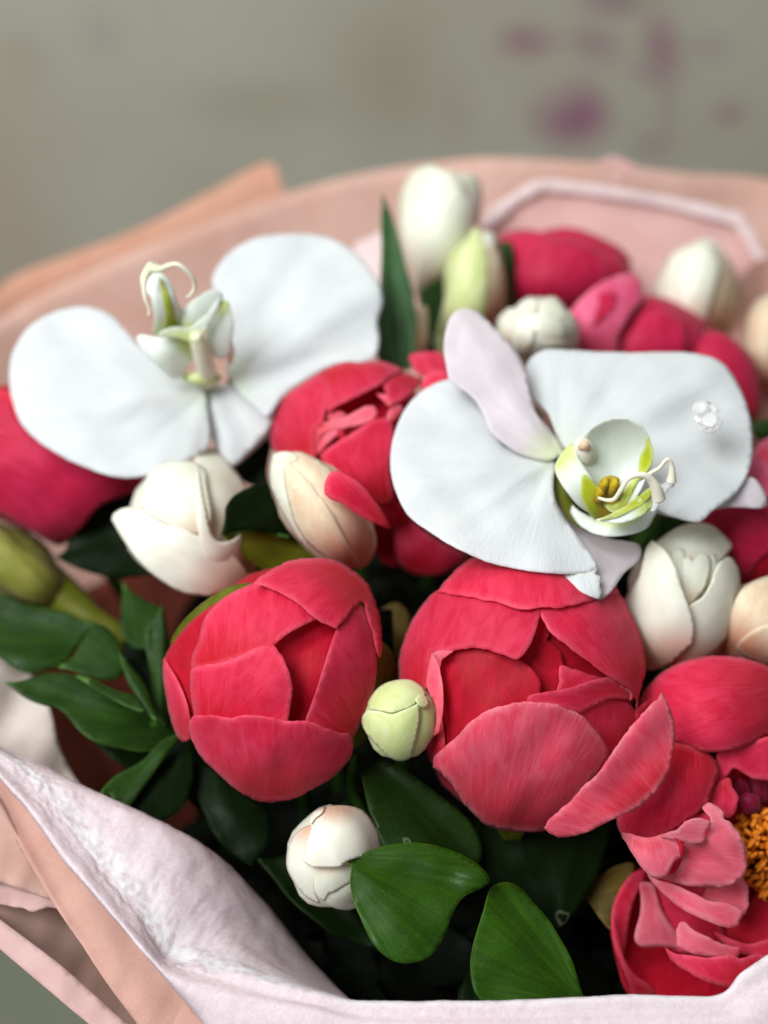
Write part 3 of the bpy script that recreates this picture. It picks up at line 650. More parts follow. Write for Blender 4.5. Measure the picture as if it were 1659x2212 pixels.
# front right, large
F = Flower('peony', 'largest coral peony opening just right of the small green bud, with paler front petals', 'peony', PEO, 1127, 1502, 270, 300, .452, core=M['peony_deep'], petal_m=M['peony'], stem_m=M['stem'], rz=.037)
F.petal('780,420 860,410 960,560 1200,760 1190,880 840,900 720,720', 6, -4.5, M['peony_deep'], base=(960, 1400, 6), push=.004, sink=.003, ruffle=.5)
F.petal('790,600 830,585 880,590 940,640 962,720 945,780 940,860 840,880 750,740', 6, -4.0, M['peony_deep'], base=(900, 1300, 6), push=.003, ruffle=1)
F.petal('945,720 1000,730 1100,765 1180,790 1100,880 930,870 940,800', 6, -3.4, M['peony'], base=(900, 1000, 6), push=.003, ruffle=1)
F.petal('820,470 850,450 880,500 890,560 860,600 825,590 810,540', 6, -3.6, M['peony'], base=(850, 900, 6), push=.003, ruffle=1)
F.petal('320,690 400,640 480,620 600,640 740,685 800,735 838,790 846,850 800,930 690,990 560,1080 470,1180 360,1260 270,1180 300,1000 335,850', 6, -1.6, M['peony_deep'], base=(420, 1500, 6), push=.001, ruffle=.8)
F.petal('300,345 200,470 140,600 120,700 120,790 135,850 200,920 262,840c 272,750 278,700 290,655c 340,655 400,640 480,628 560,636 650,660 725,690c 765,655 800,595 815,555 835,490 840,425 760,380 600,340 420,325', 6, .9, M['peony'], base=(180, 1250, 6), ruffle=1.1)
F.petal('120,760 135,880 170,980 230,1080 290,1180 340,1250 360,1200 345,1000 330,900 300,780 240,700 160,690', 6, -1.2, M['peony'], base=(250, 1500, 6), ruffle=.4)
F.petal('830,425c 930,420 1100,375 1230,335 1300,440 1352,550 1381,680 1378,760 1350,870 1330,960c 1335,900 1310,850 1240,800 1160,750 1080,690 980,615 905,555 860,490', 6, .9, M['peony'], base=(1450, 1000, 6), ruffle=1.0)
F.petal('290,655c 276,700 262,800 272,850 300,900 312,960 310,1020 294,1078c 322,1062 346,960 347,850 335,760 312,680', 6, 2.0, M['peony_pale'], base=(320, 1400, 6), ruffle=.6, lift=.002, liftw=10)
F.petal('290,655c 330,640 380,640 400,642c 370,665 340,690 330,730 316,690', 6, 2.2, M['peony_pale'], base=(250, 1000, 6), ruffle=.8, lift=.002, liftw=8)
F.petal('310,340c 365,280 440,205 500,165 700,110 1000,130 1200,260 1245,345c 1180,365 1100,385 1000,412 930,424 870,416 790,430 740,430 690,416 620,390 560,385 500,370 400,352', 6, 2.2, M['peony'], base=(780, -300, 6), ruffle=1.2, lift=.0018)
F.petal('1055,965c 1085,935 1130,908 1220,888 1290,905 1328,950 1338,1010 1310,1080 1260,1140 1215,1165 1160,1140 1110,1050', 6, -.9, M['peony'], base=(1200, 1500, 6), ruffle=1.1)
F.petal('1110,1040 1150,1100 1200,1140 1215,1155 1195,1190 1150,1150', 6, -1.4, M['peony'], base=(1200, 1500, 6), ruffle=.7)
F.petal('772,905c 778,880 810,865 900,848 1000,830 1100,796 1180,778c 1230,790 1275,820 1305,845 1322,850 1322,885 1300,892 1220,888 1130,918 1055,962c 980,950 890,930', 6, .2, M['peony'], base=(1500, 900, 6), ruffle=.6, lift=.004, liftw=22)
F.petal('1255,820 1290,838 1322,848 1320,890 1300,895 1305,862', 6, .9, M['peony_pale'], base=(1400, 900, 6), ruffle=.2, lift=.002, liftw=10)
F.petal('1330,1000 1335,950 1380,905 1430,880 1470,858 1450,920 1400,980 1340,1040', 6, .2, M['peony'], base=(1400, 1300, 6), ruffle=.8)
F.petal('296,1240c 300,1190 370,1120 435,1065c 480,1010 570,950 680,915 800,903 900,912 980,938 1050,968 1110,1030 1150,1080 1190,1150 1190,1195 1120,1280 1060,1360 990,1440 930,1500 865,1562 760,1567 640,1558 560,1528 480,1450 420,1370 380,1310 340,1270', 6, 2.4, M['peony_pale'], base=(560, 2000, 6), ruffle=1.3, lift=.0022, wave=.0008)
F.petal('1460,856c 1476,870 1510,940 1531,1040 1525,1150 1490,1280 1420,1380 1330,1450 1240,1492 1160,1530 1080,1570 1000,1592 940,1593 890,1572 864,1545c 880,1510 950,1450 1000,1410 1060,1335 1130,1280 1180,1210 1225,1140 1270,1080 1330,1000 1400,925 1445,888', 6, 0, M['peony_pale'],
        base=(1700, 1700, 6), ruffle=1.2, lift=.003, liftw=22, wave=.0008,
        zf=plane_z(.4115, .0012, .0, 1327, 1668, bowl=.0022, fn=ridge(1200, 1790, 1440, 1500, -.003, 60)))
# green underside of the flower
F.petal('620,1540 700,1570 760,1575 720,1640 690,1650', 6, -3.2, M['sepal'], name='sepal', ruffle=.3)

# behind the tulip, many petalled
F = Flower('peony', 'ruffled coral peony between the two white orchids with many small inner petals', 'peony', PEO, 775, 960, 192, 195, .512, core=M['peony_deep'], petal_m=M['peony'], stem_m=M['stem'], rz=.032)
bC = (780, 1300)
F.petal('500,500 700,420 1000,330 1150,420 1180,600 1080,720 900,780 600,980 440,960 460,700', 14, -3.5, M['peony_deep'], base=bC, push=.006, sink=.004)
F.petal('60,760 80,660 140,540 240,440 380,350 480,300 545,380 540,520 505,690 500,720 440,760 430,850 430,1010 300,980 180,970 90,940 60,850', 14, .8, base=bC, ruffle=.6)
F.petal('470,300 560,240 660,205 800,205 960,195 1060,215 1180,270 1110,300 1030,340 1000,380 900,430 800,480 700,530 620,570 540,610 530,500 520,400', 14, 1.4, base=(600, 600), ruffle=1)
F.petal('1030,330 1120,280 1200,290 1300,330 1330,370 1280,420 1200,500 1120,540 1060,520 1020,440', 14, .4, base=(950, 700), ruffle=1.2)
F.petal('1000,470 1060,480 1110,510 1090,555 1040,560 1000,520 950,470', 14, .2, M['peony_pale'], base=(850, 900), ruffle=1, lift=.002)
F.petal('560,620 640,610 700,640 640,670 590,690 540,670', 14, -.8, M['peony_pale'], base=(700, 1000), ruffle=1)
F.petal('440,780 470,720 560,690 680,660 780,610 860,570 920,565 950,610 940,660 880,700 780,730 680,755 580,770 500,800 440,900', 14, .6, M['peony_pale'], base=(560, 900), ruffle=.8, lift=.002)
F.petal('440,970 450,880 520,800 600,770 640,780 580,840 520,900 480,960', 14, .1, M['peony_pale'], base=(640, 1100), ruffle=.8)
F.petal('620,770 660,760 700,840 760,900 700,930 640,840', 14, -.3, M['peony_deep'], base=(640, 1100), ruffle=.6)
F.petal('1030,660 1060,590 1120,560 1170,580 1160,620 1100,680 1050,700', 14, -.4, M['peony_pale'], base=(900, 1000), ruffle=1)
F.petal('480,990 540,920 700,820 840,730 940,680 1010,670 1060,690 1085,740 1085,900 1060,1000 1070,1180 1090,1300 1060,1390 960,1380 820,1300 640,1180 540,1080', 14, 1.6, base=(860, 1300), ruffle=.6)
F.petal('950,1380 1050,1340 1130,1380 1230,1500 1320,1600 1200,1700 1080,1600 1000,1560', 14, -.2, base=(900, 1400), ruffle=.8)
F.petal('930,1530 1050,1590 1110,1700 1100,1800 1120,1900 1000,1860 930,1780 920,1650', 14, -2.0, M['peony_deep'], base=(850, 1500), ruffle=.5)
F.petal('1110,1540 1220,1490 1320,1590 1500,1710 1680,1810 1600,1900 1500,1960 1350,1975 1220,1950 1120,1850 1095,1700 1100,1600', 14, 0, base=(850, 1500), ruffle=.8, zf=plane_z(.505, .003, -.002, 910, 1180, bowl=.011))
F.petal('575,1110c 540,1150 512,1220 515,1300c 560,1340 660,1380 740,1440 820,1490 900,1530 980,1560 1065,1590c 1050,1540 980,1420 920,1340 850,1250 780,1190 680,1130 620,1108', 14, 0, base=(870, 1180), ruffle=.2, lift=.001,
        zf=plane_z(.443, .002, .004, 740, 1070, bowl=.004), name='fallen_petal')
F.petal('1215,155 1260,130 1400,120 1500,140 1560,350 1450,300 1330,320 1270,290 1230,210', 14, 0, base=(980, 900), zf=plane_z(.508, 0, -.004, 920, 790, bowl=.006), ruffle=.6)
F.petal('1330,360 1380,290 1450,275 1540,300 1560,360 1460,400 1380,460 1300,480', 14, 0, base=(980, 900), zf=plane_z(.503, 0, -.004, 940, 820, bowl=.006), ruffle=.6)

# far left edge
F = Flower('peony', 'smooth dark pink peony cut off by the left edge below the white orchid', 'peony', PEO, 70, 990, 235, 175, .53, core=M['peony_deep'], petal_m=M['peony_far'], stem_m=M['stem'], rot=25)
F.petal('-150,960 -90,890 0,862 30,900 80,960 150,1000 240,1025 330,1035 300,1060 220,1090 175,1140 130,1178 70,1150 0,1110 -100,1060', 0, .8, base=(-160, 900), ruffle=.4)
F.petal('-150,940 -60,850 40,850 150,900 260,960 340,1020 240,1030 120,1000 40,940', 0, .2, M['peony'], base=(-160, 900), ruffle=.4)

# back right, blurred
F = Flower('peony', 'round rose peony against the pink tissue, directly right of the pale green tulip bud', 'peony', PEO, 1215, 590, 165, 105, .605, core=M['peony_far'], petal_m=M['peony_far'], stem_m=M['stem'], rz=.03)
F.petal('600,420 590,350 640,322 700,315 760,325 830,350 800,400 720,430 660,500 620,520', 2, .2, base=(1120, 800), ruffle=.5)
F.petal('940,410 1020,410 1090,450 1150,520 1150,620 1000,640 930,560', 2, .4, base=(1300, 800), ruffle=.5)
F.petal('640,560 655,490 700,420 770,370 860,352 940,370 1000,415 1030,480 1020,560 960,620 880,650 760,640 660,620', 2, 1.6, base=(1180, 800), ruffle=.5)
F = Flower('peony', 'rose peony with one blush petal folded open, above the right orchid', 'peony', PEO, 1400, 745, 150, 115, .585, core=M['peony_far'], petal_m=M['peony_far'], stem_m=M['stem'], rz=.03)
F.petal('1050,800 1075,730 1110,640 1160,595 1220,590 1290,620 1360,675 1400,740 1380,840 1200,850 1080,840', 2, .6, base=(1400, 950), ruffle=.5)
F.petal('1110,800 1140,700 1200,650 1270,640 1330,690 1340,780 1300,850 1150,850', 2, 1.6, base=(1440, 950), ruffle=.5)
F.petal('870,650 960,550 1060,500 1125,492 1158,530 1155,600 1110,660 1070,730 1050,820 920,830 905,700', 2, 0, M['peony_blush'], base=(1290, 800), ruffle=.5, zf=plane_z(.548, .002, -.004, 1300, 680, bowl=.010))
F.petal('960,590 1020,560 1060,570 1050,620 1000,680 960,700 940,650', 2, 0, M['peony_far'], base=(1290, 800), ruffle=.5, zf=plane_z(.5475, .002, -.004, 1300, 680, bowl=.010))
F = Flower('peony', 'round dark rose peony lobe peeking out behind the jewelled orchid petal', 'peony', PEO, 1560, 830, 90, 125, .575, core=M['peony_far'], petal_m=M['peony_far'], stem_m=M['stem'], rot=-20)
F.petal('1330,830 1360,760 1420,715 1500,735 1560,785 1610,860 1630,950 1610,1050 1560,1060 1480,1000 1400,900', 2, 1, base=(1500, 1000), ruffle=.5)
# right edge
F = Flower('peony', 'shadowed crimson peony between the right orchid tail and the upright white tulip', 'peony', PEO, 1650, 1130, 150, 150, .505, core=M['peony_deep'], petal_m=M['peony_far'], stem_m=M['stem'])
F.petal('1490,1115 1560,1095 1659,1085 1800,1080 1820,1200 1700,1180 1640,1210 1612,1252 1590,1215 1560,1170', 0, .8, base=(1800, 1250), ruffle=.4)
F.petal('1600,1262 1640,1210 1700,1170 1820,1190 1790,1300 1659,1290', 0, .2, M['peony_deep'], base=(1800, 1350), ruffle=.4)
F.petal('1615,1040 1625,985 1659,945 1760,930 1780,1050 1680,1080 1640,1060', 0, 1.2, M['peony_blush'], base=(1750, 1100), ruffle=.4)
F.petal('1640,990 1659,960 1760,940 1760,1000', 0, 1.7, M['peony'], base=(1750, 1100), ruffle=.4)

# the open one with stamens
F = Flower('peony', 'wide open peony at the lower right showing orange stamens in its centre', 'peony', PEO, 1640, 1790, 330, 330, .50, core=None, petal_m=M['peony'], stem_m=M['stem'], rz=.03)
bH = (1700, 1850)
def zp(z0, gx=0, gy=0, cx=1640, cy=1790, bowl=0, fn=None): return plane_z(z0, gx, gy, cx, cy, bowl, fn)
F.petal('340,1700 345,1600 400,1450 500,1350 640,1380 900,1480 1300,1480 1500,1600 1500,2100 900,2080 460,2060 370,1860', 9, 0, M['peony_deep'], base=bH, zf=zp(.478, 0, .0, bowl=-.001), sink=.004, name='petal')
F.petal('860,900 960,780 1400,740 1600,1000 1600,1500 1200,1560 1000,1500 900,1300', 9, 0, M['peony_deep'], base=bH, zf=zp(.470, bowl=0), sink=.006)
F.petal('860,1640 1040,1600 1100,1540 1209,1440 1500,1400 1500,1780 1209,1760 1080,1790 950,1760', 9, 0, M['peony_deep'], base=bH, zf=zp(.455, 0, -.004, 1640, 2000, bowl=.002), ruffle=.6)
F.petal('540,1430 700,1480 900,1560 960,1760 760,1820 600,1740 530,1600', 9, 0, M['peony'], base=bH, zf=zp(.452, 0, 0, 1480, 1980, bowl=.002), ruffle=.6)
F.petal('500,1430 570,1440 600,1520 630,1600 690,1690 760,1790 640,1785 560,1787 500,1782 470,1740 478,1680 500,1600 505,1520', 9, 0, M['peony_light'], base=(1400, 1850), zf=zp(.450, .002, 0, 1400, 1980, bowl=.002), ruffle=.3)
F.petal('345,1600 342,1700 358,1790 390,1870 430,1970 470,2060 600,2050c 540,1990 470,1940 420,1870 390,1780 370,1690', 9, 0, M['peony'], base=(1500, 2200), zf=zp(.452, .004, 0, 1340, 2040, bowl=.003), ruffle=.4, lift=.003, liftw=14)
F.petal('340,1640 350,1560 400,1450 470,1370 540,1370 480,1500 440,1650 420,1800 400,1860 360,1780', 9, 0, M['peony'], base=(1500, 2200), zf=zp(.456, .006, 0, 1340, 1960, bowl=.003), ruffle=.4)
F.petal('910,1700 1000,1740 1100,1770 1209,1745 1350,1730 1400,1850 1209,1840 1080,1830 980,1780', 9, 0, M['peony'], base=(1750, 2100), zf=zp(.444, 0, 0, 1620, 2040, bowl=.003), ruffle=.5)
F.petal('705,1780c 700,1700 718,1655 745,1650 800,1695 870,1728 950,1770 1056,1788c 1055,1830 1045,1845 980,1838 900,1842 800,1825', 9, 0, M['peony_light'], base=(1700, 2200), zf=zp(.436, 0, .002, 1530, 2040, bowl=.003), ruffle=.9, lift=.003, liftw=18)
F.petal('635,1785c 700,1825 780,1832 880,1845 960,1835 1020,1828 1060,1852 1130,1830 1209,1828 1330,1800 1350,1980 1100,2000 1000,2010 900,1990 810,1950 720,1900 665,1845', 9, 0, M['peony'], base=(1700, 2300), zf=zp(.428, 0, .0, 1560, 2080, bowl=.004), ruffle=1.1, lift=.002)
F.petal('840,1450 960,1440 1050,1400 1092,1440 1104,1490 1098,1560 1070,1612 1000,1580 900,1540 840,1510', 9, 0, M['peony_light'], base=(1350, 1830), zf=zp(.440, 0, 0, 1580, 1930, bowl=.004), ruffle=1.2)
F.petal('640,1430 850,1440 848,1520 760,1490 680,1460', 9, 0, M['peony'], base=(1350, 1830), zf=zp(.441, 0, 0, 1480, 1920, bowl=.004), ruffle=.5)
F.petal('540,1385 600,1415 700,1445 780,1480 880,1530 940,1538 1000,1550 1070,1588c 1066,1628 1048,1640 1050,1668c 980,1680 880,1645 760,1592 660,1520 590,1450', 9, 0, M['peony_light'], base=(1300, 1820), zf=zp(.431, 0, .001, 1520, 1960, bowl=.003), ruffle=.6, lift=.002, liftw=16)
F.petal('880,975 915,885 990,845 1012,900 1046,960 1030,1035 995,1072 950,1045', 9, 0, M['peony'], base=(1560, 1620), zf=zp(.438, 0, 0, 1560, 1730, bowl=.004), ruffle=1.2)
F.petal('630,1405c 690,1370 735,1300 720,1220 860,1180 890,1080 845,1010 890,985 945,1020 968,1078 1000,1090 1050,1160 1082,1230 1091,1300 1086,1370 1050,1412 1000,1442 950,1456 850,1452 740,1442', 9, 0, M['peony_light'], base=(1380, 1820), zf=zp(.424, 0, .002, 1560, 1860, bowl=.005, fn=ridge(1500, 1820, 1590, 1900, .002, 16)), ruffle=1.8, lift=.002, liftw=18, wave=.0012)
F.petal('560,1180 700,1120 860,1040 960,1180 960,1400 840,1450 640,1420 560,1330', 9, 0, M['peony'], base=(1380, 1700), zf=zp(.4345, 0, .001, 1500, 1850, bowl=.003), ruffle=.5)
F.petal('600,1170 690,1140 760,1085 830,1072 892,1092 884,1130 862,1165 860,1200 800,1216 730,1200 660,1190', 9, 0, M['peony_light'], base=(1330, 1790), zf=zp(.4195, 0, .002, 1500, 1800, bowl=.006), ruffle=1.3, lift=.0015, liftw=14)
F.petal('400,1150 540,1180 640,1160 710,1200 738,1250 735,1285 692,1310 660,1380 640,1400 600,1407 560,1396 510,1350 470,1290 430,1220', 9, 0, M['peony_light'], base=(1380, 1700), zf=zp(.4215, 0, .0, 1420, 1840, bowl=.007), ruffle=.9, lift=.0015, liftw=16)
F.petal('690,1180 730,1200 745,1240 735,1290 720,1270 715,1230', 9, 0, M['peony_deep'], base=(1380, 1700), zf=zp(.4195, 0, .0, 1420, 1840, bowl=.006), ruffle=.6)
F.petal('930,705 1010,680 1209,620 1450,560 1500,840 1300,865 1209,862 1130,852 1070,820 1020,797 965,860 915,895 920,800', 9, 0, M['peony'], base=(1800, 1550), zf=zp(.440, 0, .0, 1620, 1640, bowl=.003), ruffle=.6, lift=.0015)
F.petal('370,1060 400,850 560,600 690,650 780,670 860,700 925,760 938,830 905,900 875,990 815,1050 730,1110 640,1168 540,1203 430,1196 380,1130', 9, 0, M['peony'], base=(1500, 1500), zf=zp(.4275, 0, .0, 1440, 1700, bowl=.007), ruffle=.9, lift=.001)
F.petal('480,560 490,450 520,370 600,280 700,218 800,185 920,170 1050,180 1209,228 1400,330 1450,540 1300,600 1209,612 1120,655 1020,690 930,706 840,700 760,668 690,650 590,640', 9, 0, M['peony'], base=(1900, 1450), zf=zp(.431, 0, .0, 1540, 1560, bowl=.0085), ruffle=.5, lift=.002)
# dark red heart, carpels and stamens
cen = W(1676, 1845, .462)
F.petal('1000,860 1040,830 1090,870 1110,930 1080,1000 1030,1010 1010,940', 9, 0, M['carpel_red'], base=(1640, 1760), zf=zp(.452, 0, .004, 1610, 1710, bowl=.02), ruffle=2.2, name='carpel')
F.petal('1090,880 1150,850 1209,880 1200,980 1150,1020 1100,990', 9, 0, M['carpel_red'], base=(1650, 1760), zf=zp(.455, 0, .004, 1640, 1720, bowl=.02), ruffle=2.2, name='carpel')
F.petal('1050,960 1100,930 1160,950 1170,1020 1110,1050 1060,1030', 9, 0, M['carpel_red'], base=(1630, 1780), zf=zp(.449, 0, .004, 1620, 1740, bowl=.03), ruffle=2.2, name='carpel')
SV = []; SF = []
for k in range(430):
    a = RNG.uniform(0, 6.28); r = math.sqrt(RNG.random()) * 118
    x, y = 1676 + r * math.cos(a), 1838 + r * .78 * math.sin(a)
    z = .447 + .006 * (r / 100) ** 2 + RNG.uniform(-.0035, .0035)
    tip = W(x, y, z); root = W(1680 + (x - 1680) * .5, 1838 + (y - 1838) * .5, .468)
    mid = (tip + root) / 2 + np.array([RNG.uniform(-.002, .002) for _ in range(3)])
    end = tip + np.array([RNG.uniform(-.0034, .0034), RNG.uniform(-.0034, .0034), RNG.uniform(-.0034, .0034)])
    v, f = tube_geo([root, mid, tip, tip + (end - tip) * .2, tip + (end - tip) * .7, end], [.0003, .0003, .0003, .0008, .0007, .0003], 6)
    n0 = len(SV); SV += v; SF += [tuple(q + n0 for q in fc) for fc in f]
tag(raw('stamens', SV, SF, M['stamen'], F.o), kind='stuff')
sheet('flower_base', PT('1540,1700 1620,1660 1720,1660 1790,1760 1790,1900 1700,1960 1600,1940 1550,1850'), plane_z(.469, 0, 0, 1670, 1820, bowl=-.002), M['peony_deep'], F.o, step=12)
# ------------------------------------------------------------------ tulips
TU = 'white tulips in the bouquet'
kw = dict(ruffle=.12, lift=-.0030, liftw=16, wave=.0002, thick=.00025)
F = Flower('tulip_bud', 'small closed pale green tulip bud between the two large front peonies', 'tulip', TU, 863, 1557, 82, 88, .428, core=M['tulip_green'], petal_m=M['tulip_green'], stem_m=M['stem'], lt=.0009, corescale=.95, coreback=.12)
F.petal('905,1516 918,1492 928,1502 939,1517 945,1540 941,1580 925,1608 908,1628 890,1633 878,1625 890,1585 898,1550', 0, .2, base=(880, 1700), step=5, **kw)
F.petal('794,1520 800,1506 815,1487 836,1474 861,1468 885,1468 905,1477 919,1492 917,1508 903,1515 890,1526 866,1535 846,1540 818,1535 797,1531', 0, 1.2, base=(760, 1440), step=5, **kw)
F.petal('781,1562 784,1545 795,1535 818,1536 846,1542 866,1536 888,1527 905,1517c 907,1550 900,1590 892,1618 886,1637 868,1644 850,1641 830,1627 810,1607 790,1583', 0, 1.8, base=(830, 1720), step=5, **kw)
F.petal('898,1508 908,1500 922,1506 926,1518 918,1528 906,1524 900,1516', 0, 2.6, m=M['tulip_green'], base=(880, 1700), step=4, **kw)

F = Flower('tulip', 'white tulip bud tinged tan on top, partly behind the round glossy leaf near the front', 'tulip', TU, 712, 1852, 96, 115, .434, core=M['tulip'], petal_m=M['tulip'], stem_m=M['stem'], lt=.0010, corescale=.95, coreback=.12)
tb = (700, 1700)
F.petal('160,490 168,430 200,370 240,340 270,334 285,400 280,480 300,540 285,600 290,640 305,678 270,665 235,640 190,580 165,530', 7, .6, m=M['tulip_tan'], push=-.0006, base=tb, step=5, **kw)
F.petal('330,655 345,620 380,600 420,560 460,520 520,520 520,620 480,690 445,707 400,706 355,690', 7, .4, base=(760, 1760), step=5, **kw)
F.petal('285,560 290,520 340,500 400,505 450,520 455,580 420,600 380,625 345,640 325,668 300,650 285,620', 7, .9, base=(700, 1820), step=5, **kw)
F.petal('285,540 300,515 330,510 345,530 350,560 352,600 335,606 325,590 305,575 290,572', 7, .5, m=M['tulip_tan'], base=(700, 1820), step=4, sink=.002, **kw)
F.petal('280,560 285,530 310,515 330,512 310,535 302,560 325,585 345,600 350,625 320,650 295,640 282,605', 7, 1.5, push=.001, base=(700, 1950), step=4, **kw)
F.petal('335,525 380,515 430,525 445,560 420,590 380,612 350,600 345,560', 7, 1.7, push=.0012, base=(760, 1850), step=4, **kw)
F.petal('262,305c 272,280 300,260 345,247 430,246 500,268 550,330 590,420 560,450 500,470 430,492 400,515 340,520 270,515 232,490c 240,440 255,390 270,340', 7, 2.2, m=M['tulip_tan'], push=-.0022, base=(720, 1690), step=5, **kw)
F.petal('262,305 275,280 300,262 330,250 320,275 290,300 270,325', 7, 2.6, push=-.0022, m=M['tulip_tan'], base=(720, 1690), step=5, ruffle=.3, lift=.002, liftw=6, wave=0)

F = Flower('tulip', 'upright white tulip at the right, its outer petals parting over a rolled centre', 'tulip', TU, 1473, 1290, 128, 160, .470, core=M['tulip_tan'], petal_m=M['tulip'], stem_m=M['stem'], lt=.001, rz=.022, coreback=.3)
tb = (1450, 1560)
F.petal('955,1050 1000,1010 1060,965 1130,930 1220,912 1310,930 1380,985 1437,1052 1410,1100 1350,1160 1200,1200 1050,1150 960,1110', 10, -1.5, base=tb, push=0.004, step=6, **kw)
F.petal('1000,1100 1020,1060 1080,1030 1150,1022 1230,1035 1300,1060 1340,1110 1350,1180 1290,1300 1150,1400 1060,1250', 10, -.5, base=tb, push=0.006, step=6, **kw)
F.petal('1340,1290 1400,1130 1440,1135 1452,1160 1480,1250 1460,1420', 10, -1, base=tb, push=0.003, step=6, **kw)
F.petal('1055,1130 1065,1090 1100,1070 1140,1085 1150,1150 1175,1200 1170,1290 1180,1420 1140,1370 1100,1260', 10, .6, base=tb, push=0.0055, step=5, **kw)
F.petal('1140,1140 1175,1120 1195,1150 1230,1120 1255,1103 1300,1130 1300,1220 1270,1310 1210,1390 1170,1425 1140,1340 1135,1240', 10, 1.0, base=tb, push=0.005, step=5, **kw)
F.petal('1245,1050 1290,1055 1330,1110 1352,1180 1320,1260 1270,1330 1295,1230 1302,1130', 10, .4, base=tb, push=0.006, step=5, **kw)
F.petal('1352,1165c 1380,1145 1440,1150 1478,1200 1488,1300 1470,1420 1440,1530 1390,1640 1280,1750 1130,1800 1020,1790 960,1760 1040,1600 1130,1460 1200,1410 1260,1370 1305,1290 1330,1220', 10, 1.2, m=M['tulip_tan'], base=tb, push=0, step=6, **kw)
F.petal('943,1025c 925,1040 900,1080 878,1170 855,1250 800,1340 768,1400 775,1520 810,1680 870,1800 930,1830 1040,1800 1110,1740 1190,1660c 1200,1580 1190,1500 1160,1410 1120,1300 1095,1210 1050,1120 1010,1070', 10, 1.8, m=M['tulip_tan'], base=tb, push=-0.003, step=6, **kw)

F = Flower('tulip', 'cream tulip lying at the right edge beside the upright white tulip', 'tulip', TU, 1660, 1340, 120, 92, .468, core=M['tulip_peach'], petal_m=M['tulip_peach'], stem_m=M['stem'], rot=20, lt=.001)
F.petal('1542,1405 1570,1340 1600,1275 1640,1250 1700,1240 1790,1280 1790,1400 1700,1436 1640,1432 1585,1422', 0, .4, base=(1560, 1480), step=7, **kw)
F.petal('1590,1400 1630,1360 1700,1340 1790,1340 1790,1400 1700,1436 1640,1434', 0, 1.4, base=(1560, 1480), step=7, **kw)

F = Flower('tulip', 'opening white tulip below the left orchid, one petal drooping to the left', 'tulip', TU, 400, 1140, 140, 150, .487, core=M['tulip_tan'], petal_m=M['tulip'], stem_m=M['stem'], rot=-38, rz=.026, lt=.0008)
tb = (560, 1340)
F.petal('800,180 810,140 860,95 900,105 945,150 990,210 1028,275 1010,360 960,440 900,470 800,420 790,300', 4, -.6, base=tb, push=0.003, step=6, **kw)
F.petal('588,350 590,262 615,205 665,162 720,150 800,152 850,185 860,260 880,380 850,450 760,440 660,400', 4, .6, base=tb, push=0, step=6, **kw)
F.petal('640,270 650,225 700,195 760,200 765,240 740,262 735,300 705,300 690,318 665,300', 4, 1.0, m=M['tulip_tan'], base=tb, push=0.003, step=4, sink=.006, **kw)
F.petal('620,320 640,250 670,205 720,185 765,195 800,260 780,245 745,218 700,215 668,245 660,290 690,318 720,285 760,300 800,350 830,430 760,410 680,370', 4, 1.6, base=tb, push=0.001, step=4, **kw)
F.petal('740,265 765,290 800,350 850,430 870,460 820,420 770,350 735,300', 4, 2.1, base=tb, push=0.001, step=4, **kw)
F.petal('820,160c 830,230 850,330 870,430 900,480 960,480 1010,440 1040,400 1060,520 1060,620 1030,680 980,670 880,600 830,480 810,300', 4, .8, m=M['tulip_tan'], base=tb, push=-0.001, step=6, **kw)
F.petal('462,392c 470,370 500,350 535,342 560,358 600,352 655,375 720,410 800,450 870,470 940,510 1010,590 1050,660 1000,690 930,700 850,708 760,695 660,640 580,570 520,490', 4, 2.2, m=M['tulip_tan'], base=(600, 1330), step=6, zf=plane_z(.462, -.001, .003, 380, 1200, bowl=.006), ruffle=.35, lift=.002, liftw=14, thick=.0007)

F = Flower('tulip', 'closed peach shaded tulip bud with a fallen coral petal lying over it', 'tulip', TU, 692, 1100, 88, 135, .466, core=M['tulip_peach'], petal_m=M['tulip_peach'], stem_m=M['stem'], rot=-32, rz=.021, lt=.0006, corescale=.95)
tb = (790, 1290)
F.petal('1190,120 1200,112 1252,112 1330,150 1410,215 1490,310 1545,410 1562,500 1525,580 1470,595 1390,570 1300,450 1230,280', 4, .2, base=tb, step=6, **kw)
F.petal('1117,215 1122,160 1135,125 1175,112 1215,120 1195,180 1200,300 1260,470 1290,530 1220,450 1160,340 1125,270', 4, .7, m=M['tulip'], base=(800, 1250), step=6, **kw)
F.petal('1175,200 1185,170 1210,165 1240,190 1300,260 1380,370 1440,480 1500,590 1440,585 1350,545 1270,480 1220,400 1190,300', 4, 1.5, base=tb, step=6, **kw)
F.petal('1130,125 1170,110 1215,115 1235,135 1215,150 1180,160 1150,160', 4, 1.2, m=M['tulip'], base=tb, step=4, **kw)

F = Flower('tulip', 'tall white tulip at the top centre with overlapping blunt petals', 'tulip', TU, 948, 490, 88, 135, .60, core=M['tulip'], petal_m=M['tulip'], stem_m=M['stem'], rz=.022, rot=12, lt=.0024)
tb = (900, 660)
F.petal('400,150 425,105 465,95 505,110 525,160 522,240 500,330 440,380 390,300', 2, -.4, base=tb, **kw)
F.petal('190,240 205,160 235,100 280,68 330,60 390,88 430,110 460,170 440,260 380,380 300,500 262,570 232,470 200,340', 2, .8, base=tb, **kw)
F.petal('250,560 262,470 300,340 345,240 390,180 420,164 460,180 500,230 505,300 470,380 400,470 320,560 275,585', 2, 1.8, m=M['tulip'], base=tb, **kw)
F = Flower('tulip', 'narrow pale green tulip bud just right of the tall white tulip', 'tulip', TU, 1022, 610, 72, 118, .572, core=M['tulip_green'], petal_m=M['tulip_green'], stem_m=M['stem'], rz=.018, rot=8)
tb = (1000, 780)
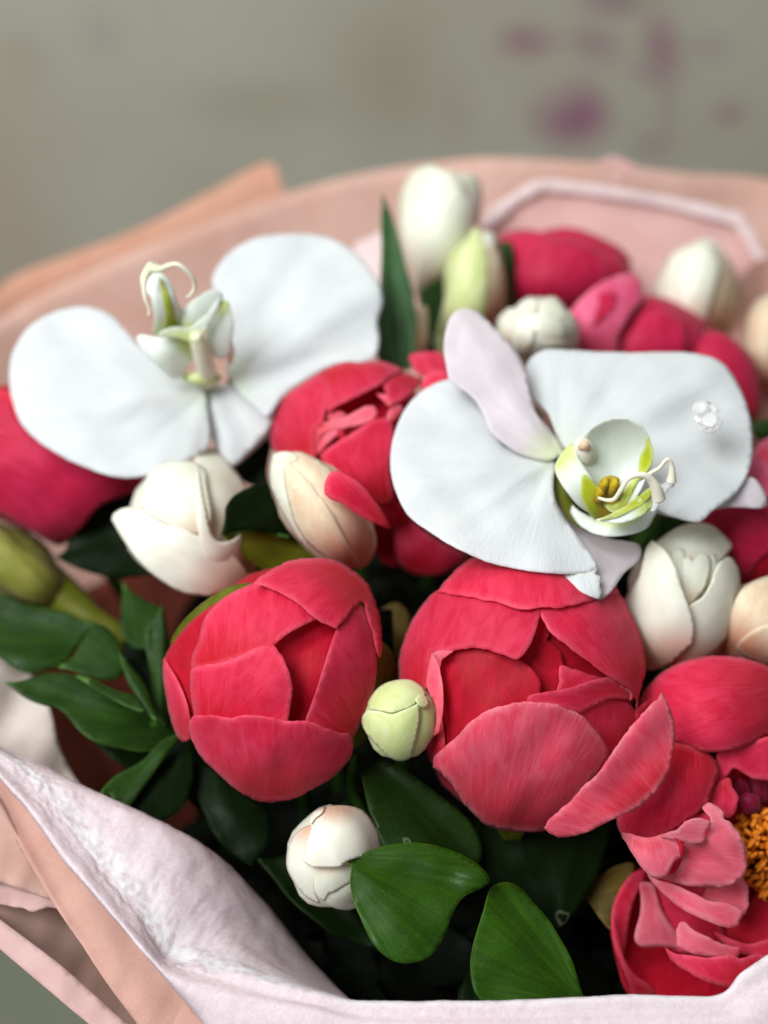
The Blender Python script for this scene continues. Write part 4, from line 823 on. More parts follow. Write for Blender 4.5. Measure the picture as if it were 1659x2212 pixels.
F.petal('500,350 525,330 558,325 585,365 608,450 622,560 610,660 560,710 500,640 490,480', 2, .4, m=M['tulip_peach'], base=tb, **kw)
F.petal('340,800 360,660 395,520 430,420 470,340 500,303 520,330 545,400 552,520 540,640 530,720 450,820', 2, 1.4, base=tb, **kw)
F.petal('525,340 540,322 570,330 582,370 575,400 550,380', 2, 2.0, m=M['tulip'], base=tb, **kw)

F = Flower('double_tulip', 'crinkled white double tulip just behind the upright orchid sepal', 'tulip', TU, 1162, 710, 88, 72, .535, core=M['tulip_tan'], petal_m=M['tulip'], stem_m=M['stem'], rz=.022, lt=.0014)
tb = (1150, 850)
for tx, ly in (('580,700 600,650 640,625 660,660 650,740 620,770 590,750', 0), ('650,640 690,590 740,585 770,610 765,660 700,690 660,680', .3), ('750,610 790,580 830,595 860,640 850,700 790,690 760,660', .4),
               ('820,650 870,640 905,690 910,750 880,790 830,770', .4), ('650,680 700,650 760,650 780,690 760,760 690,780 650,750', 1.2), ('740,660 800,650 850,690 860,750 800,790 750,760', 1.5),
               ('640,740 690,710 740,740 790,760 880,770 850,850 700,900 650,840', 2.2), ('660,720 700,690 730,720 720,780 680,820 655,780', 2.9), ('690,600 720,580 745,600 735,640 700,640', 1.0)):
    F.petal(tx, 2, ly, base=tb, **dict(kw, ruffle=1.2, lift=.001))
F = Flower('tulip', 'blunt cream tulip standing alone against the pink tissue at the upper right', 'tulip', TU, 1506, 625, 86, 120, .61, core=M['tulip'], petal_m=M['tulip'], stem_m=M['stem'], rz=.022, rot=10, lt=.0022)
tb = (1500, 780)
F.petal('1203,575 1225,500 1260,430 1300,395 1350,374 1410,368 1450,400 1440,500 1400,620 1380,700 1290,650', 2, .6, m=M['tulip_tan'], base=tb, **kw)
F.petal('1400,380 1450,385 1500,425 1535,500 1545,590 1530,670 1490,730 1420,740 1380,650 1400,500', 2, .6, m=M['tulip_peach'], base=tb, **kw)
F.petal('1300,470 1340,400 1400,370 1450,400 1470,470 1440,590 1400,690 1340,690 1300,590', 2, 1.6, base=tb, **kw)
F = Flower('tulip', 'blurred peach tulip cut off by the right edge above the crimson peony', 'tulip', TU, 1665, 740, 62, 100, .60, core=M['tulip_peach'], petal_m=M['tulip_peach'], stem_m=M['stem'], rz=.02)
F.petal('1605,760 1615,680 1650,640 1700,640 1730,720 1725,830 1680,850 1630,840', 0, .6, base=(1650, 900), **kw)
F = Flower('tulip_bud', 'blurred olive green bud on a bent stem at the left edge above the wavy leaf', 'tulip', TU, 30, 1225, 135, 82, .53, core=M['bud_green'], petal_m=M['bud_green'], stem_m=M['stem'], rot=38, rz=.02, stem=False, corescale=.96, coreback=.1)
F.petal('-300,-200 -60,-200 150,-20 300,60 420,170 520,290 545,400 440,440 300,425 120,370 -50,260 -300,120', 13, .6, base=(180, 1330), **kw)
F.petal('-200,-150 0,-100 120,0 260,160 380,300 500,400 380,430 220,400 60,320 -200,120', 13, 1.4, base=(180, 1330), **kw)
tube('stem', [(100, 1275, .530), (150, 1305, .526), (200, 1340, .52), (270, 1378, .515), (420, 1480, .53), (640, 1900, .61), (830, 2420, .66)], [.0105, .0080, .0052, .0036, .003, .003, .003], M['sepal'], F.o)

# ------------------------------------------------------------------ orchids
OR = 'white moth orchids in the bouquet'
ok = dict(ruffle=.5, lift=-.0012, liftw=30, wave=.0004, wide=1.9, thick=.0004, step=9)
F = Flower('orchid', 'left white moth orchid, seen from below its lip, with two broad petals spread like wings', 'orchid', OR, 445, 830, 60, 60, .500, petal_m=M['orchid'], stem_m=M['stem'], rz=.01)
oc = (450, 835)
F.petal('38,650 45,550 85,465 150,398 250,352 345,338 420,352 480,390 530,450 600,520 700,600 800,650 850,670 862,760 874,880 860,925 800,965 700,1012 600,1040 500,1046 400,1022 280,972 180,912 100,842 60,760', 1, 0, base=oc,
        zf=plane_z(.497, .001, -.010, 250, 860, bowl=.0008, fn=lambda x, y: ridge(440, 835, 40, 900, -.004, 34)(x, y) + ridge(440, 820, 100, 700, .003, 40)(x, y) + ridge(430, 850, 250, 1010, .002, 30)(x, y)), **ok)
F.petal('880,235 900,175 960,108 1040,60 1130,40 1250,36 1350,48 1440,88 1510,150 1562,225 1588,310 1566,400 1572,480 1550,550 1480,570 1380,580 1280,630 1180,700 1110,790 1060,760 980,680 940,600 950,480 950,360 905,300', 1, 0, base=oc,
        zf=plane_z(.515, .000, -.010, 640, 700, bowl=.0008, fn=lambda x, y: ridge(470, 810, 820, 620, -.004, 36)(x, y) + ridge(470, 800, 680, 520, .003, 40)(x, y) + ridge(520, 830, 760, 760, .0025, 26)(x, y)), **ok)
F.petal('855,640 900,660 970,660 1060,680 1125,690 1150,740 1180,710 1140,790 1110,850 1040,930 970,997 925,960 880,890 860,800', 1, 0, base=oc, name='sepal',
        zf=plane_z(.503, .001, -.006, 520, 900, bowl=.003, fn=ridge(450, 840, 510, 990, -.003, 26)), **ok)
F.petal('970,997 1040,930 1130,800 1120,870 1090,900 1050,940 1000,985', 1, 0, m=M['orchid_back'], base=oc, name='sepal_edge', zf=plane_z(.508, .001, -.004, 520, 900), ruffle=.4, lift=0)
F.petal('855,660 868,700 866,760 870,820 885,880 872,870 852,800 845,730', 1, 0, m=M['sepal'], base=oc, name='shaded_sepal', zf=plane_z(.5105, 0, -.006, 450, 850), ruffle=.3, lift=0)  # olive strip paints the shade in the slit between the petals
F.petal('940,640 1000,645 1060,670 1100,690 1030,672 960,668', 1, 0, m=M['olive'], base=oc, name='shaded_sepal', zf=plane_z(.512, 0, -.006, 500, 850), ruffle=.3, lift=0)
# lip
F.petal('300,830 340,805 400,815 480,828 580,826 680,845 760,890 780,980 740,1060 690,1120 640,1170 560,1140 460,1050 380,960 330,900', 12, 0, m=M['orchid_lip'], base=(450, 700), name='lip_lobe', zf=plane_z(.485, .002, .003, 350, 760, bowl=.012), step=5, ruffle=.4, lift=0)
F.petal('870,880 895,720 960,570 1010,525 1060,530 1085,600 1105,700 1100,850 1080,950 1010,1010 930,980', 12, 0, m=M['orchid_lip'], base=(470, 640), name='lip_lobe', zf=plane_z(.484, .002, .003, 470, 710, bowl=.012), step=5, ruffle=.4, lift=0)
F.petal('1060,600 1090,640 1108,730 1100,860 1120,960 1080,1060 1050,1000 1060,860', 12, 0, m=M['tulip_tan'], base=(480, 850), name='lip_lobe', zf=plane_z(.488, .002, .003, 480, 710, bowl=.012), step=5, ruffle=.4, lift=0)
F.petal('690,600 720,560 800,500 900,440 960,430 1020,480 1000,540 930,620 860,700 780,770 720,800 680,720', 12, 0, m=M['orchid_lip'], base=(400, 740), name='lip', zf=plane_z(.480, .002, .003, 420, 680, bowl=.010), step=5, ruffle=.4, lift=0)
F.petal('480,815 540,760 640,740 740,750 820,690 900,620 950,540 1000,500 985,580 900,720 850,810 760,860 700,850 600,830', 12, 0, m=M['orchid_lip'], base=(400, 830), name='throat', zf=plane_z(.4785, .002, .003, 420, 700, bowl=.004), step=5, ruffle=.4, lift=0)
F.petal('340,370 390,270 410,225 450,212 495,235 510,290 560,330 600,400 630,500 690,620 730,720 760,800 700,860 600,840 500,830 440,780 450,690 440,600 420,500 380,440', 12, 0, m=M['orchid_lip'], base=(370, 745), name='lip', zf=plane_z(.472, .001, .005, 350, 650, bowl=.018), step=5, ruffle=.4, lift=0)
F.petal('490,330 530,380 570,480 610,600 650,720 700,800 600,810 520,790 540,650 520,500', 12, 0, m=M['orchid_lime'], base=(400, 700), name='lip_stripe', zf=plane_z(.4708, .001, .005, 350, 650, bowl=.016), step=5, ruffle=.4, lift=0)
def zp12(p): return [(216 + x * .2604, 513 + y * .2604, z) for x, y, z in p]
tube('tendril', zp12([(430, 260, .468), (500, 265, .462), (570, 235, .459), (640, 225, .458), (710, 270, .459), (770, 340, .461), (785, 410, .463), (760, 470, .464), (720, 500, .465)]), [.0015, .0011, .0009, .0008, .0008, .0007, .0006, .0004], M['column'], F.o)
tube('tendril', zp12([(430, 240, .468), (370, 330, .464), (365, 430, .463), (380, 520, .463), (410, 600, .464), (400, 650, .464)]), [.0018, .0014, .0008, .0006, .0005, .0003], M['column'], F.o)
tube('column', zp12([(790, 810, .478), (820, 880, .482), (850, 980, .487), (880, 1080, .494), (890, 1180, .505)]), [.0018, .0030, .0032, .0034, .004], M['column'], F.o, n=12)
tube('lip_claw', zp12([(700, 1150, .498), (800, 1170, .496), (900, 1180, .498), (1000, 1160, .500)]), [.0012, .0022, .0022, .0012], M['tulip_green'], F.o, n=10)

DZ = -.014
F = Flower('orchid', 'right white moth orchid with a lime green throat and a jewel on its petal', 'orchid', OR, 1190, 985, 60, 60, .472, petal_m=M['orchid'], stem_m=M['stem'], rz=.01)
oc = (1200, 990)
F.petal('372,200 380,120 402,62 450,33 510,50 570,108 640,180 692,260 712,350 742,450 815,540 850,600 780,640 700,620 640,590 560,520 500,400 400,320 382,260', 3, 0, m=M['orchid_back'], base=oc, name='sepal',
        zf=plane_z(.4775, .002, -.008, 1100, 850, bowl=.001, fn=ridge(1180, 960, 990, 690, -.003, 30)), **ok)
F.petal('695,285 715,232 780,195 900,200 1100,208 1300,206 1420,222 1492,262 1545,345 1582,440 1598,560 1582,680 1530,765 1440,835 1380,880 1260,850 1180,800 1100,700 960,640 850,590 785,450 722,380', 3, 0, base=oc,
        zf=plane_z(.4760, .001, -.010, 1380, 950, bowl=.0009, fn=lambda x, y: ridge(1220, 980, 1560, 800, -.0035, 36)(x, y) + ridge(1230, 960, 1420, 790, .002, 30)(x, y) + ridge(1280, 1000, 1600, 1010, .002, 34)(x, y)), **ok)
F.petal('1180,800 1260,810 1380,815 1480,800 1522,742 1560,704 1610,712 1648,768 1656,812 1620,826 1500,822 1350,852 1290,864 1220,845', 3, 0, m=M['orchid_back'], base=oc, name='sepal', zf=plane_z(.4715, .002, -.004, 1480, 1090, bowl=.001), **ok)
F.petal('800,660 840,680 880,800 940,890 1020,942 1120,962 1154,982 1150,1030 1090,1082 1040,1152 990,1188 930,1170 872,1125 845,1085 800,1000 780,820', 3, 0, m=M['orchid_back'], base=oc, name='sepal',
        zf=plane_z(.4640, .0015, -.018, 1300, 1200, bowl=.0025, fn=ridge(1230, 1080, 1310, 1260, -.003, 20)), **ok)
F.petal('850,1090 900,1085 960,1078 985,1058 975,1085 1000,1100 990,1130 1000,1160 985,1186 930,1165 875,1128', 3, 0, base=oc, name='sepal_tip', zf=plane_z(.4465, .002, -.010, 1270, 1255, bowl=.010), ruffle=.9, lift=0, wide=.3, wave=.0005, step=5)
F.petal('162,600 180,520 220,430 290,358 370,318 440,310 510,330 552,372 562,430 600,560 640,580 740,610 815,640 808,710 812,790 850,860 920,960 982,1052 960,1076 850,1086 700,1072 560,1042 440,992 320,922 230,852 182,762 162,680', 3, 0, base=oc,
        zf=plane_z(.4655, .001, -.0125, 1000, 1020, bowl=.0006, fn=lambda x, y: ridge(1190, 1000, 860, 1040, -.004, 34)(x, y) + ridge(1180, 960, 900, 900, .003, 34)(x, y) + ridge(1195, 1020, 1000, 1160, .0022, 26)(x, y) + ridge(1200, 1040, 1180, 1200, -.0015, 26)(x, y)), **ok)
F.petal('805,650 850,700 870,780 920,860 960,900 1000,935 930,915 860,860 815,780', 3, 0, m=M['sepal'], base=oc, name='shaded_sepal', zf=plane_z(.4690, 0, -.006, 1220, 1080), ruffle=.3, lift=0)  # slit shadow beside the left petal, put in as an olive strip
# green blush at the joint
z3 = lambda p: [(756 + x * .5443, 648 + y * .5443, z) for x, y, z in p]
# lip: back wall, cup and side lobe
F.petal('900,600 930,540 970,500 1020,476 1080,468 1140,485 1178,530 1198,590 1200,640 1180,690 1150,760 1110,820 1040,840 980,780 930,700', 3, 0, m=M['orchid_lip'], base=(1320, 1100), name='lip',
        zf=plane_z(.4600, 0, .002, 1330, 1000, bowl=-.010), step=6, ruffle=.3, lift=.001)
F.petal('1178,540 1200,585 1202,630 1180,680 1140,720 1112,780 1080,840 1060,830 1100,740 1140,690 1150,620 1170,580', 3, 0, m=M['orchid_lime'], base=(1320, 1100), name='lip_lobe',
        zf=plane_z(.4570, 0, .002, 1330, 1000, bowl=-.007), step=5, ruffle=.3, lift=.001)
F.petal('812,670 825,630 850,595 872,572 895,580 905,620 935,670 965,715 990,760 1000,800 990,860 960,850 910,820 870,775 835,725', 3, 0, m=M['orchid_lip'], base=(1180, 960), name='lip_lobe',
        zf=plane_z(.4505, .0, .002, 1250, 1040, bowl=.010), step=5, ruffle=.3, lift=.0015)
F.petal('925,690 960,715 990,755 1002,800 1000,850 980,876 950,850 920,790 918,740', 3, 0, m=M['orchid_lime'], base=(1290, 1130), name='lip_stripe',
        zf=plane_z(.4490, .0, .002, 1250, 1040, bowl=.009), step=5, ruffle=.3, lift=.0015)
F.petal('850,780 900,830 960,862 1030,876 1090,872 1160,846 1200,800 1215,750 1240,735 1285,735 1262,790 1215,850 1180,905 1110,932 1020,938 950,920 890,870', 3, 0, m=M['orchid_lip'], base=(1330, 1060), name='lip',
        zf=plane_z(.4555, .0, -.008, 1330, 1130, bowl=.010), step=5, ruffle=.4, lift=.0015)
F.petal('975,872c 1000,865 1060,850 1110,820 1150,790 1185,750 1200,735 1215,790 1190,830 1150,862 1080,884 1020,884', 3, 0, m=M['orchid_lip'], base=(1400, 1100), name='lip_edge',
        zf=plane_z(.4470, .0, -.004, 1330, 1110, bowl=.004), step=5, ruffle=.4, lift=.001)
F.petal('990,872 1040,845 1100,812 1150,775 1190,745 1205,765 1160,810 1110,840 1050,866', 3, 0, m=M['orchid_lime'], base=(1300, 1180), name='lip_stripe',
        zf=plane_z(.4462, .0, -.004, 1330, 1110, bowl=.004), step=5, ruffle=.4, lift=.0)
F.petal('940,800 980,740 1010,706 1060,704 1080,760 1120,750 1130,800 1080,850 1010,875 965,860', 3, 0, m=M['callus'], base=(1310, 1180), name='callus', zf=plane_z(.4545, 0, .004, 1320, 1080, bowl=.012), step=5, ruffle=1.5, lift=.001, wave=.001)
for q in ([(1000, 760, .451), (1010, 725, .4485), (1025, 712, .449)], [(1040, 770, .451), (1050, 728, .448), (1058, 712, .449)], [(985, 800, .452), (992, 760, .450), (1000, 735, .450)]):
    tube('callus_tooth', z3(q), [.0016, .0016, .0010], M['callus'], F.o, n=8)
tube('tendril', z3([(985, 785, .4475), (1020, 795, .4455), (1050, 790, .444), (1075, 755, .442), (1100, 715, .4405), (1130, 697, .440), (1165, 695, .440), (1195, 715, .4415), (1215, 750, .443), (1225, 790, .445)]),
     [.0004, .0006, .0007, .0008, .0008, .0009, .0010, .0013, .0017, .0022], M['column'], F.o, n=10)
tube('tendril', z3([(1150, 715, .443), (1175, 697, .442), (1205, 680, .441), (1230, 665, .440), (1250, 640, .439), (1264, 633, .439), (1275, 655, .440), (1278, 690, .441), (1275, 720, .442)]),
     [.0004, .0006, .0006, .0006, .0006, .0006, .0008, .0011, .0016], M['column'], F.o, n=10)
F.petal('1180,700 1200,712 1240,730 1268,712 1285,722 1288,738 1265,750 1240,790 1215,830 1195,840 1205,790 1198,740', 3, 0, m=M['orchid'], base=(1400, 1100), name='lip_tip', zf=plane_z(.4435, .0, -.003, 1420, 1070, bowl=.01), step=4, ruffle=.5, lift=.001)
tube('column', z3([(925, 640, .4600), (932, 610, .4555), (925, 580, .4535), (915, 562, .4560)]), [.0032, .0034, .0030, .0014], M['column'], F.o, n=12)
tube('anther_cap', z3([(912, 590, .4520), (930, 575, .4492), (948, 590, .4515)]), [.0008, .0016, .0008], M['tan_cap'], F.o, n=10)

# jewel pushed into the orchid petal
gp = W(1529, 897, .4655)
g = empty('rhinestone_pin', gp, 'clear faceted crystals set as a pin on the right orchid petal', 'jewel')
def gem(x, y, z, r):
    c = W(x, y, z); up = -FW + UP * .35 + RT * RNG.uniform(-.5, .5); up /= np.linalg.norm(up); a = np.cross(up, RT); a /= np.linalg.norm(a); b = np.cross(up, a)
    V = []; F_ = []; n = 8
    prof = ((.0, -.75), (1.0, -.05), (1.0, .08), (.62, .42), (0, .42))
    for pr, ph in prof:
        for k in range(n):
            an = 2 * math.pi * (k + (.5 if pr < .9 else 0)) / n
            V.append(c + r * (pr * (a * math.cos(an) + b * math.sin(an)) + ph * up))
    for i in range(4):
        for k in range(n): F_.append((i*n + k, i*n + (k+1) % n, (i+1)*n + (k+1) % n, (i+1)*n + k))
    return raw('crystal', V, F_, M['gem'], g, smooth=False)
gem(1515, 884, .4640, .0030); gem(1537, 888, .4645, .0026); gem(1534, 911, .4630, .0040); gem(1514, 902, .4640, .0022)
tube('setting', [(1505, 880, .4660), (1512, 906, .4655), (1530, 922, .4645), (1548, 905, .4648), (1543, 880, .4660), (1520, 872, .4665), (1505, 880, .4660)], .0007, M['silver'], g, n=8)

# ------------------------------------------------------------------ leaves
DZ = 0.0
LE = 'green leaves tucked between the flowers'
def leaf(parent, txt, zid, base, z, m, fold=None, name='leaf', **k):
    ox, oy, s = ZM[zid]
    kk = dict(ruffle=.25, lift=0, wave=.0006, thick=.0006, step=9); kk.update(k)
    return sheet(name, PT(txt, zid), z, m, parent, base=(ox + base[0] * s, oy + base[1] * s), **kk)
o = empty('ruscus_branch', W(900, 2150, .46), 'front branch with large glossy pointed leaves below the small green bud', 'branch', LE)
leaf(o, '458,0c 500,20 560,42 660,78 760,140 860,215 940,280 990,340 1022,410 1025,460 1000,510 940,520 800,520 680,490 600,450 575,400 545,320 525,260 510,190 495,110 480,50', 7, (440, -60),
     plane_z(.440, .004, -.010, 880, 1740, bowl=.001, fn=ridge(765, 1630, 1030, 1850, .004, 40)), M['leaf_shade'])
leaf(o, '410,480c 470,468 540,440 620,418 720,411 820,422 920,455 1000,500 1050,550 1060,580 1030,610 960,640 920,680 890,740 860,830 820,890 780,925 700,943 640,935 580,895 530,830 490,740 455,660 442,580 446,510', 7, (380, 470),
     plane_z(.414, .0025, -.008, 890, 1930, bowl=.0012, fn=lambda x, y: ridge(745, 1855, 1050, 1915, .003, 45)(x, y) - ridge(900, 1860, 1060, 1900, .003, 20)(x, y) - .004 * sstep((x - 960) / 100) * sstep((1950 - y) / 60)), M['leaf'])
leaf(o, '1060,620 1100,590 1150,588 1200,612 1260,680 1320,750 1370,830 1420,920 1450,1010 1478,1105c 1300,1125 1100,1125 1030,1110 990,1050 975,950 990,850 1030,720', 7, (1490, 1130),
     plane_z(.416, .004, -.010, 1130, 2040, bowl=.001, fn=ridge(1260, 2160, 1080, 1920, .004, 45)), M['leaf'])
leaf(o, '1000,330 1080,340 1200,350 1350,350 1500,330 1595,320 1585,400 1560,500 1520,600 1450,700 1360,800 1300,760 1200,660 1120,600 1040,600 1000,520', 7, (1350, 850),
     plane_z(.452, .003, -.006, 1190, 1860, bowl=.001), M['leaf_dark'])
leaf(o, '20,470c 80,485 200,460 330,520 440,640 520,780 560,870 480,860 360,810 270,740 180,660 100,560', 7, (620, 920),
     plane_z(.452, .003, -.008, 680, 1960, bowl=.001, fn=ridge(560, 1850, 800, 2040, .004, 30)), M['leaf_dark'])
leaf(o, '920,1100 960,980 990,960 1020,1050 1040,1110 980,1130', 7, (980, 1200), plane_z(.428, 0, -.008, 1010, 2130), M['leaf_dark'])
tube('stem', [(765, 1632, .440), (760, 1700, .455), (800, 1800, .47), (850, 2000, .52), (860, 2200, .58), (830, 2420, .66)], [.001, .0018, .0022, .0025, .003, .003], M['stem'], o)
tube('stem', [(740, 1740, .47), (790, 1700, .46), (805, 1690, .458)], .0010, M['stem'], o)
tube('stem', [(1260, 2165, .425), (1150, 2230, .47), (1000, 2300, .55), (860, 2400, .64)], [.001, .002, .0025, .003], M['stem'], o)
o = empty('small_leaf', W(1300, 1930, .46), 'small dull olive leaf with a pale tip left of the open peony', 'leaf', LE)
leaf(o, '200,1520c 230,1470 270,1400 340,1350 420,1320 470,1330 440,1420 390,1500 350,1600 340,1690 290,1640 240,1570', 9, (120, 1550), plane_z(.458, 0, -.006, 1310, 1930, bowl=.002), M['olive'])
o = empty('brown_bud', W(860, 1370, .48), 'thin brownish folded leaflet in the dark gap between the two front peonies', 'leaf', LE)
leaf(o, '30,430 70,405 110,395 150,420 175,460 180,520 150,600 120,690 100,640 95,560 90,480 85,430', 6, (120, 800), plane_z(.482, 0, 0, 860, 1370, bowl=.01), M['olive'])
leaf(o, '170,600 240,560 270,600 250,700 220,820 190,900 170,800', 6, (200, 1000), plane_z(.490, 0, 0, 900, 1430, bowl=.01), M['olive'])

o = empty('folded_leaf', W(590, 1150, .49), 'folded green leaf with a bright rim between the two middle tulips', 'leaf', LE)
leaf(o, '920,455c 935,400 940,340 975,290 1040,255 1110,243 1130,290 1150,340 1180,420 1260,470 1200,470 1100,440 1000,436', 4, (900, 470), plane_z(.469, .012, -.004, 560, 1090), M['leaf_dark'])
leaf(o, '920,455c 960,436 1020,434 1100,440 1200,460 1290,490 1360,540 1400,600 1330,620 1200,640 1100,610 1000,530', 4, (900, 450), plane_z(.472, .004, .006, 560, 1150, bowl=.001, fn=ridge(490, 1150, 700, 1180, .003, 16)), M['sepal'])
leaf(o, '922,457 925,430 933,400 938,400 934,430 938,440 1020,436 1110,441 1200,462 1190,470 1100,452 1000,446 940,458', 4, (900, 450), plane_z(.4705, .004, .0, 560, 1150), M['leaf_mid'], name='leaf_rim', step=4)

o = empty('broad_leaf', W(230, 1160, .52), 'dark blurred rounded leaf under the left orchid beside the drooping tulip', 'leaf', LE)
leaf(o, '230,545c 270,520 300,430 360,340 450,285 560,255 700,240 760,300 760,500 700,600 600,625 480,635 380,615 290,580', 4, (200, 560), plane_z(.518, .002, -.008, 250, 1160, bowl=.002), M['leaf_dark'])
o = empty('ruscus_branch', W(300, 1560, .50), 'dark green branch of wavy and spiky leaves at the left edge', 'branch', LE)
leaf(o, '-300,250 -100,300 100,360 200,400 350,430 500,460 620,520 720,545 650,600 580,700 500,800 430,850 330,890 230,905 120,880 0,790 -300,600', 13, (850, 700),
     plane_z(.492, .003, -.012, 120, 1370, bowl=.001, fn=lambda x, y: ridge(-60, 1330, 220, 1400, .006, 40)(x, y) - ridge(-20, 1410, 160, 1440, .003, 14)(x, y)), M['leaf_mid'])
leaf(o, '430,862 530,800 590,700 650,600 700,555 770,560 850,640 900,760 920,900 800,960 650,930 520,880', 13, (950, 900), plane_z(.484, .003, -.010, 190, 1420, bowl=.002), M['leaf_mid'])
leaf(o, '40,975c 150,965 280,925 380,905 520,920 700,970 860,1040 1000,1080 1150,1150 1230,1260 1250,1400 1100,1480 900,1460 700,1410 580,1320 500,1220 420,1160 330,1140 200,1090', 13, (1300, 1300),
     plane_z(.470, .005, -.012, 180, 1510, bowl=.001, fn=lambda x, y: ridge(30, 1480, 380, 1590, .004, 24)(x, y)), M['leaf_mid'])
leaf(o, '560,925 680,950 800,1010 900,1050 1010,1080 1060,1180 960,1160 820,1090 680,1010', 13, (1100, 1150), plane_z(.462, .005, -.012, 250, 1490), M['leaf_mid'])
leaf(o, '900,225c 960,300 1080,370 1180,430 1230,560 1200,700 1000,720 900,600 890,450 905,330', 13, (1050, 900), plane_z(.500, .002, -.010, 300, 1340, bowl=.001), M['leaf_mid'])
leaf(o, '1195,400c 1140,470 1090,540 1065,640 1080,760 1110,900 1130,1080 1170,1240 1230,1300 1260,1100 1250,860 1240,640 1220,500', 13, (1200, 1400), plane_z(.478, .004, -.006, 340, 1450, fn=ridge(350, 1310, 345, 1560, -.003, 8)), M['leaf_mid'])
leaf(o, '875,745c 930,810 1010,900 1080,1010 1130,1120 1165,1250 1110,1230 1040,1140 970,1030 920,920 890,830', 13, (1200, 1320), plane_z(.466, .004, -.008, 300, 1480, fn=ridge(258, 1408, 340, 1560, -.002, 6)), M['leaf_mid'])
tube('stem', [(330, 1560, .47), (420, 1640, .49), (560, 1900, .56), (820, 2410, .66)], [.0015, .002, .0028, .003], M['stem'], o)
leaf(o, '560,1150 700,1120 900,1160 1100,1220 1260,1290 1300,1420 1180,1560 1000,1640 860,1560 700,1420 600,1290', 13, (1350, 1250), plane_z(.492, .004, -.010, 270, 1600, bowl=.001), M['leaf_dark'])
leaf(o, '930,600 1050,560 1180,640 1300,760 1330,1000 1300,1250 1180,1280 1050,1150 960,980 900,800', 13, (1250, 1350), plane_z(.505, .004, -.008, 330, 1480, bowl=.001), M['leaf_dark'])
o = empty('curled_leaf', W(300, 1690, .46), 'curled green leaf with a pale midrib rising above the white tissue ridge', 'leaf', LE)
leaf(o, '590,640c 540,600 520,560 470,565 530,490 600,450 680,400 760,320 830,285 860,300 800,370 740,450 690,520 640,590', 8, (900, 250), plane_z(.455, .004, -.010, 300, 1690, fn=ridge(270, 1745, 380, 1600, -.003, 10)), M['leaf_mid'])
leaf(o, '590,640c 600,600 640,540 690,470 740,400 780,340 830,290 900,300 920,450 900,560 850,640 760,690 660,665', 8, (900, 250), plane_z(.459, .004, -.010, 300, 1690), M['leaf_dark'])
o = empty('hanging_leaf', W(510, 1760, .47), 'very dark leaf hanging point down below the left front peony', 'leaf', LE)
leaf(o, '900,420 1000,440 1150,560 1270,640 1285,720 1270,800 1220,860 1195,905c 1150,880 1060,810 1000,730 950,620 900,520', 8, (1000, 300), plane_z(.464, .002, -.008, 500, 1750, bowl=.002), M['leaf_dark'])
leaf(o, '820,400 900,380 1000,480 1050,620 1000,680 900,600 840,500', 8, (1000, 300), plane_z(.475, .002, -.008, 500, 1700, bowl=.002), M['leaf_dark'])

o = empty('tulip_leaf', W(860, 790, .56), 'tall pointed grey green tulip leaf standing between the left orchid and the tall tulip', 'leaf', LE)
leaf(o, '130,172c 150,220 185,330 215,440 245,540 262,640 262,760 240,870 160,850 110,830 106,700 118,600 122,500 128,400 126,280', 2, (180, 1200), plane_z(.545, .002, -.003, 855, 620, fn=ridge(830, 420, 870, 800, .006, 16)), M['leaf_tulip'])
leaf(o, '255,640 300,620 310,700 305,780 260,830 245,760', 2, (280, 1200), plane_z(.562, .002, -.003, 905, 720), M['tulip_peach'])
o = empty('tulip_leaf', W(935, 720, .58), 'short dark green leaf low between the tall tulip and the pale green bud', 'leaf', LE)
leaf(o, '272,570 320,530 380,500 400,560 380,680 350,790 300,800 285,700', 2, (330, 1000), plane_z(.583, 0, -.003, 935, 660), M['leaf_mid'])
o = empty('tulip_leaf', W(1095, 640, .58), 'thin dark leaf edge between the pale green bud and the round rose peony', 'leaf', LE)
leaf(o, '585,380 610,362 642,366 652,400 652,520 648,620 625,640 610,540 600,440', 2, (630, 1000), plane_z(.578, 0, -.002, 1095, 600, fn=ridge(1100, 530, 1095, 660, -.004, 5)), M['leaf_mid'])
o = empty('tulip_leaf', W(1420, 1150, .48), 'narrow folded green leaf under the lip of the right orchid', 'leaf', LE)
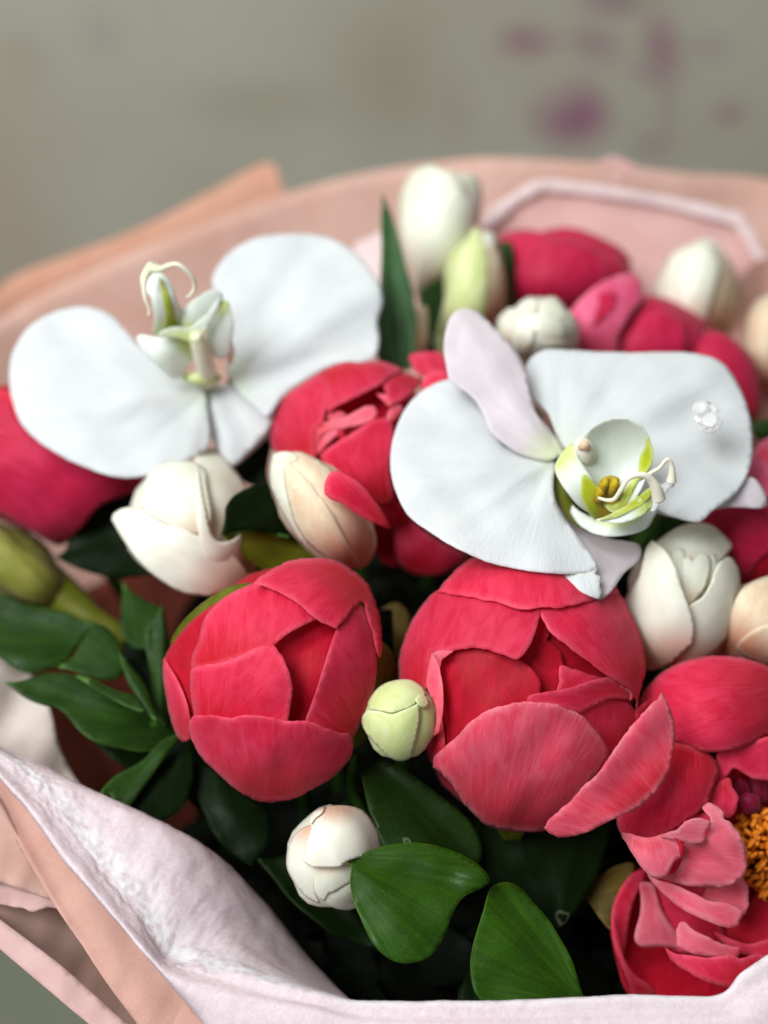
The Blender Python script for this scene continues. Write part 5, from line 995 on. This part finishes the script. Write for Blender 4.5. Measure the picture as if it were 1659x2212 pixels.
leaf(o, '1030,840 1060,880 1110,925 1060,960 980,1000 950,1040 900,1120 860,1180 850,1090 900,1000 960,930', 10, (700, 1300), plane_z(.478, .001, -.004, 1420, 1150, fn=ridge(1440, 1110, 1380, 1230, -.004, 8)), M['leaf_mid'])
leaf(o, '860,1150 820,1250 760,1390 720,1350 700,1250 760,1200 840,1050', 10, (700, 1300), plane_z(.484, .001, -.004, 1350, 1250), M['leaf_dark'])
leaf(o, '1560,290 1600,280 1700,290 1700,390 1600,400 1570,350', 10, (1500, 400), plane_z(.52, .001, -.004, 1650, 920, fn=ridge(1620, 925, 1700, 925, -.006, 20)), M['leaf_mid'], name='leaf')
o = empty('dark_leaf', W(540, 1060, .50), 'shadowy leaf in the gap right of the left orchid, above the peach shaded bud', 'leaf', LE)
leaf(o, '960,180 1040,110 1100,0 1140,20 1125,100 1110,200 1130,300 1080,260 1020,240', 4, (1100, 600), plane_z(.515, .001, -.004, 550, 1010), M['leaf_dark'])
# added leaves deep in the bouquet, coloured near black as shade in the gaps
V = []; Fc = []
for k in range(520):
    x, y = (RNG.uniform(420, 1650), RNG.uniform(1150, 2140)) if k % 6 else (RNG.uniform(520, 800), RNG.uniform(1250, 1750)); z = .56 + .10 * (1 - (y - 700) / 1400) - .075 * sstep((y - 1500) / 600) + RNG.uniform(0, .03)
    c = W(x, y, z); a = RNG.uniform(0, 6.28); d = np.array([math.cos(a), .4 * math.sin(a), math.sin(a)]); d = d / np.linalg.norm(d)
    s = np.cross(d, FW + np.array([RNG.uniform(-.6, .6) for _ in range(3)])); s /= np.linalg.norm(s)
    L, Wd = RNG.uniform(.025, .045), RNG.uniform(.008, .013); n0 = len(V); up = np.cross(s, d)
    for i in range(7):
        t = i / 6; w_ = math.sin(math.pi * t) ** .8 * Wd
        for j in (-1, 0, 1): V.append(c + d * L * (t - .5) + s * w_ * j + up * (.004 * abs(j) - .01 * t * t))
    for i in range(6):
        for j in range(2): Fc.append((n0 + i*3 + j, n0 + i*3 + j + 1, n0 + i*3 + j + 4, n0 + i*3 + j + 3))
tag(raw('foliage', V, Fc, M['leaf_gap_shade']), 'dense leaves added deep in the gaps of the bouquet, darkened as shade', 'foliage', kind='stuff')
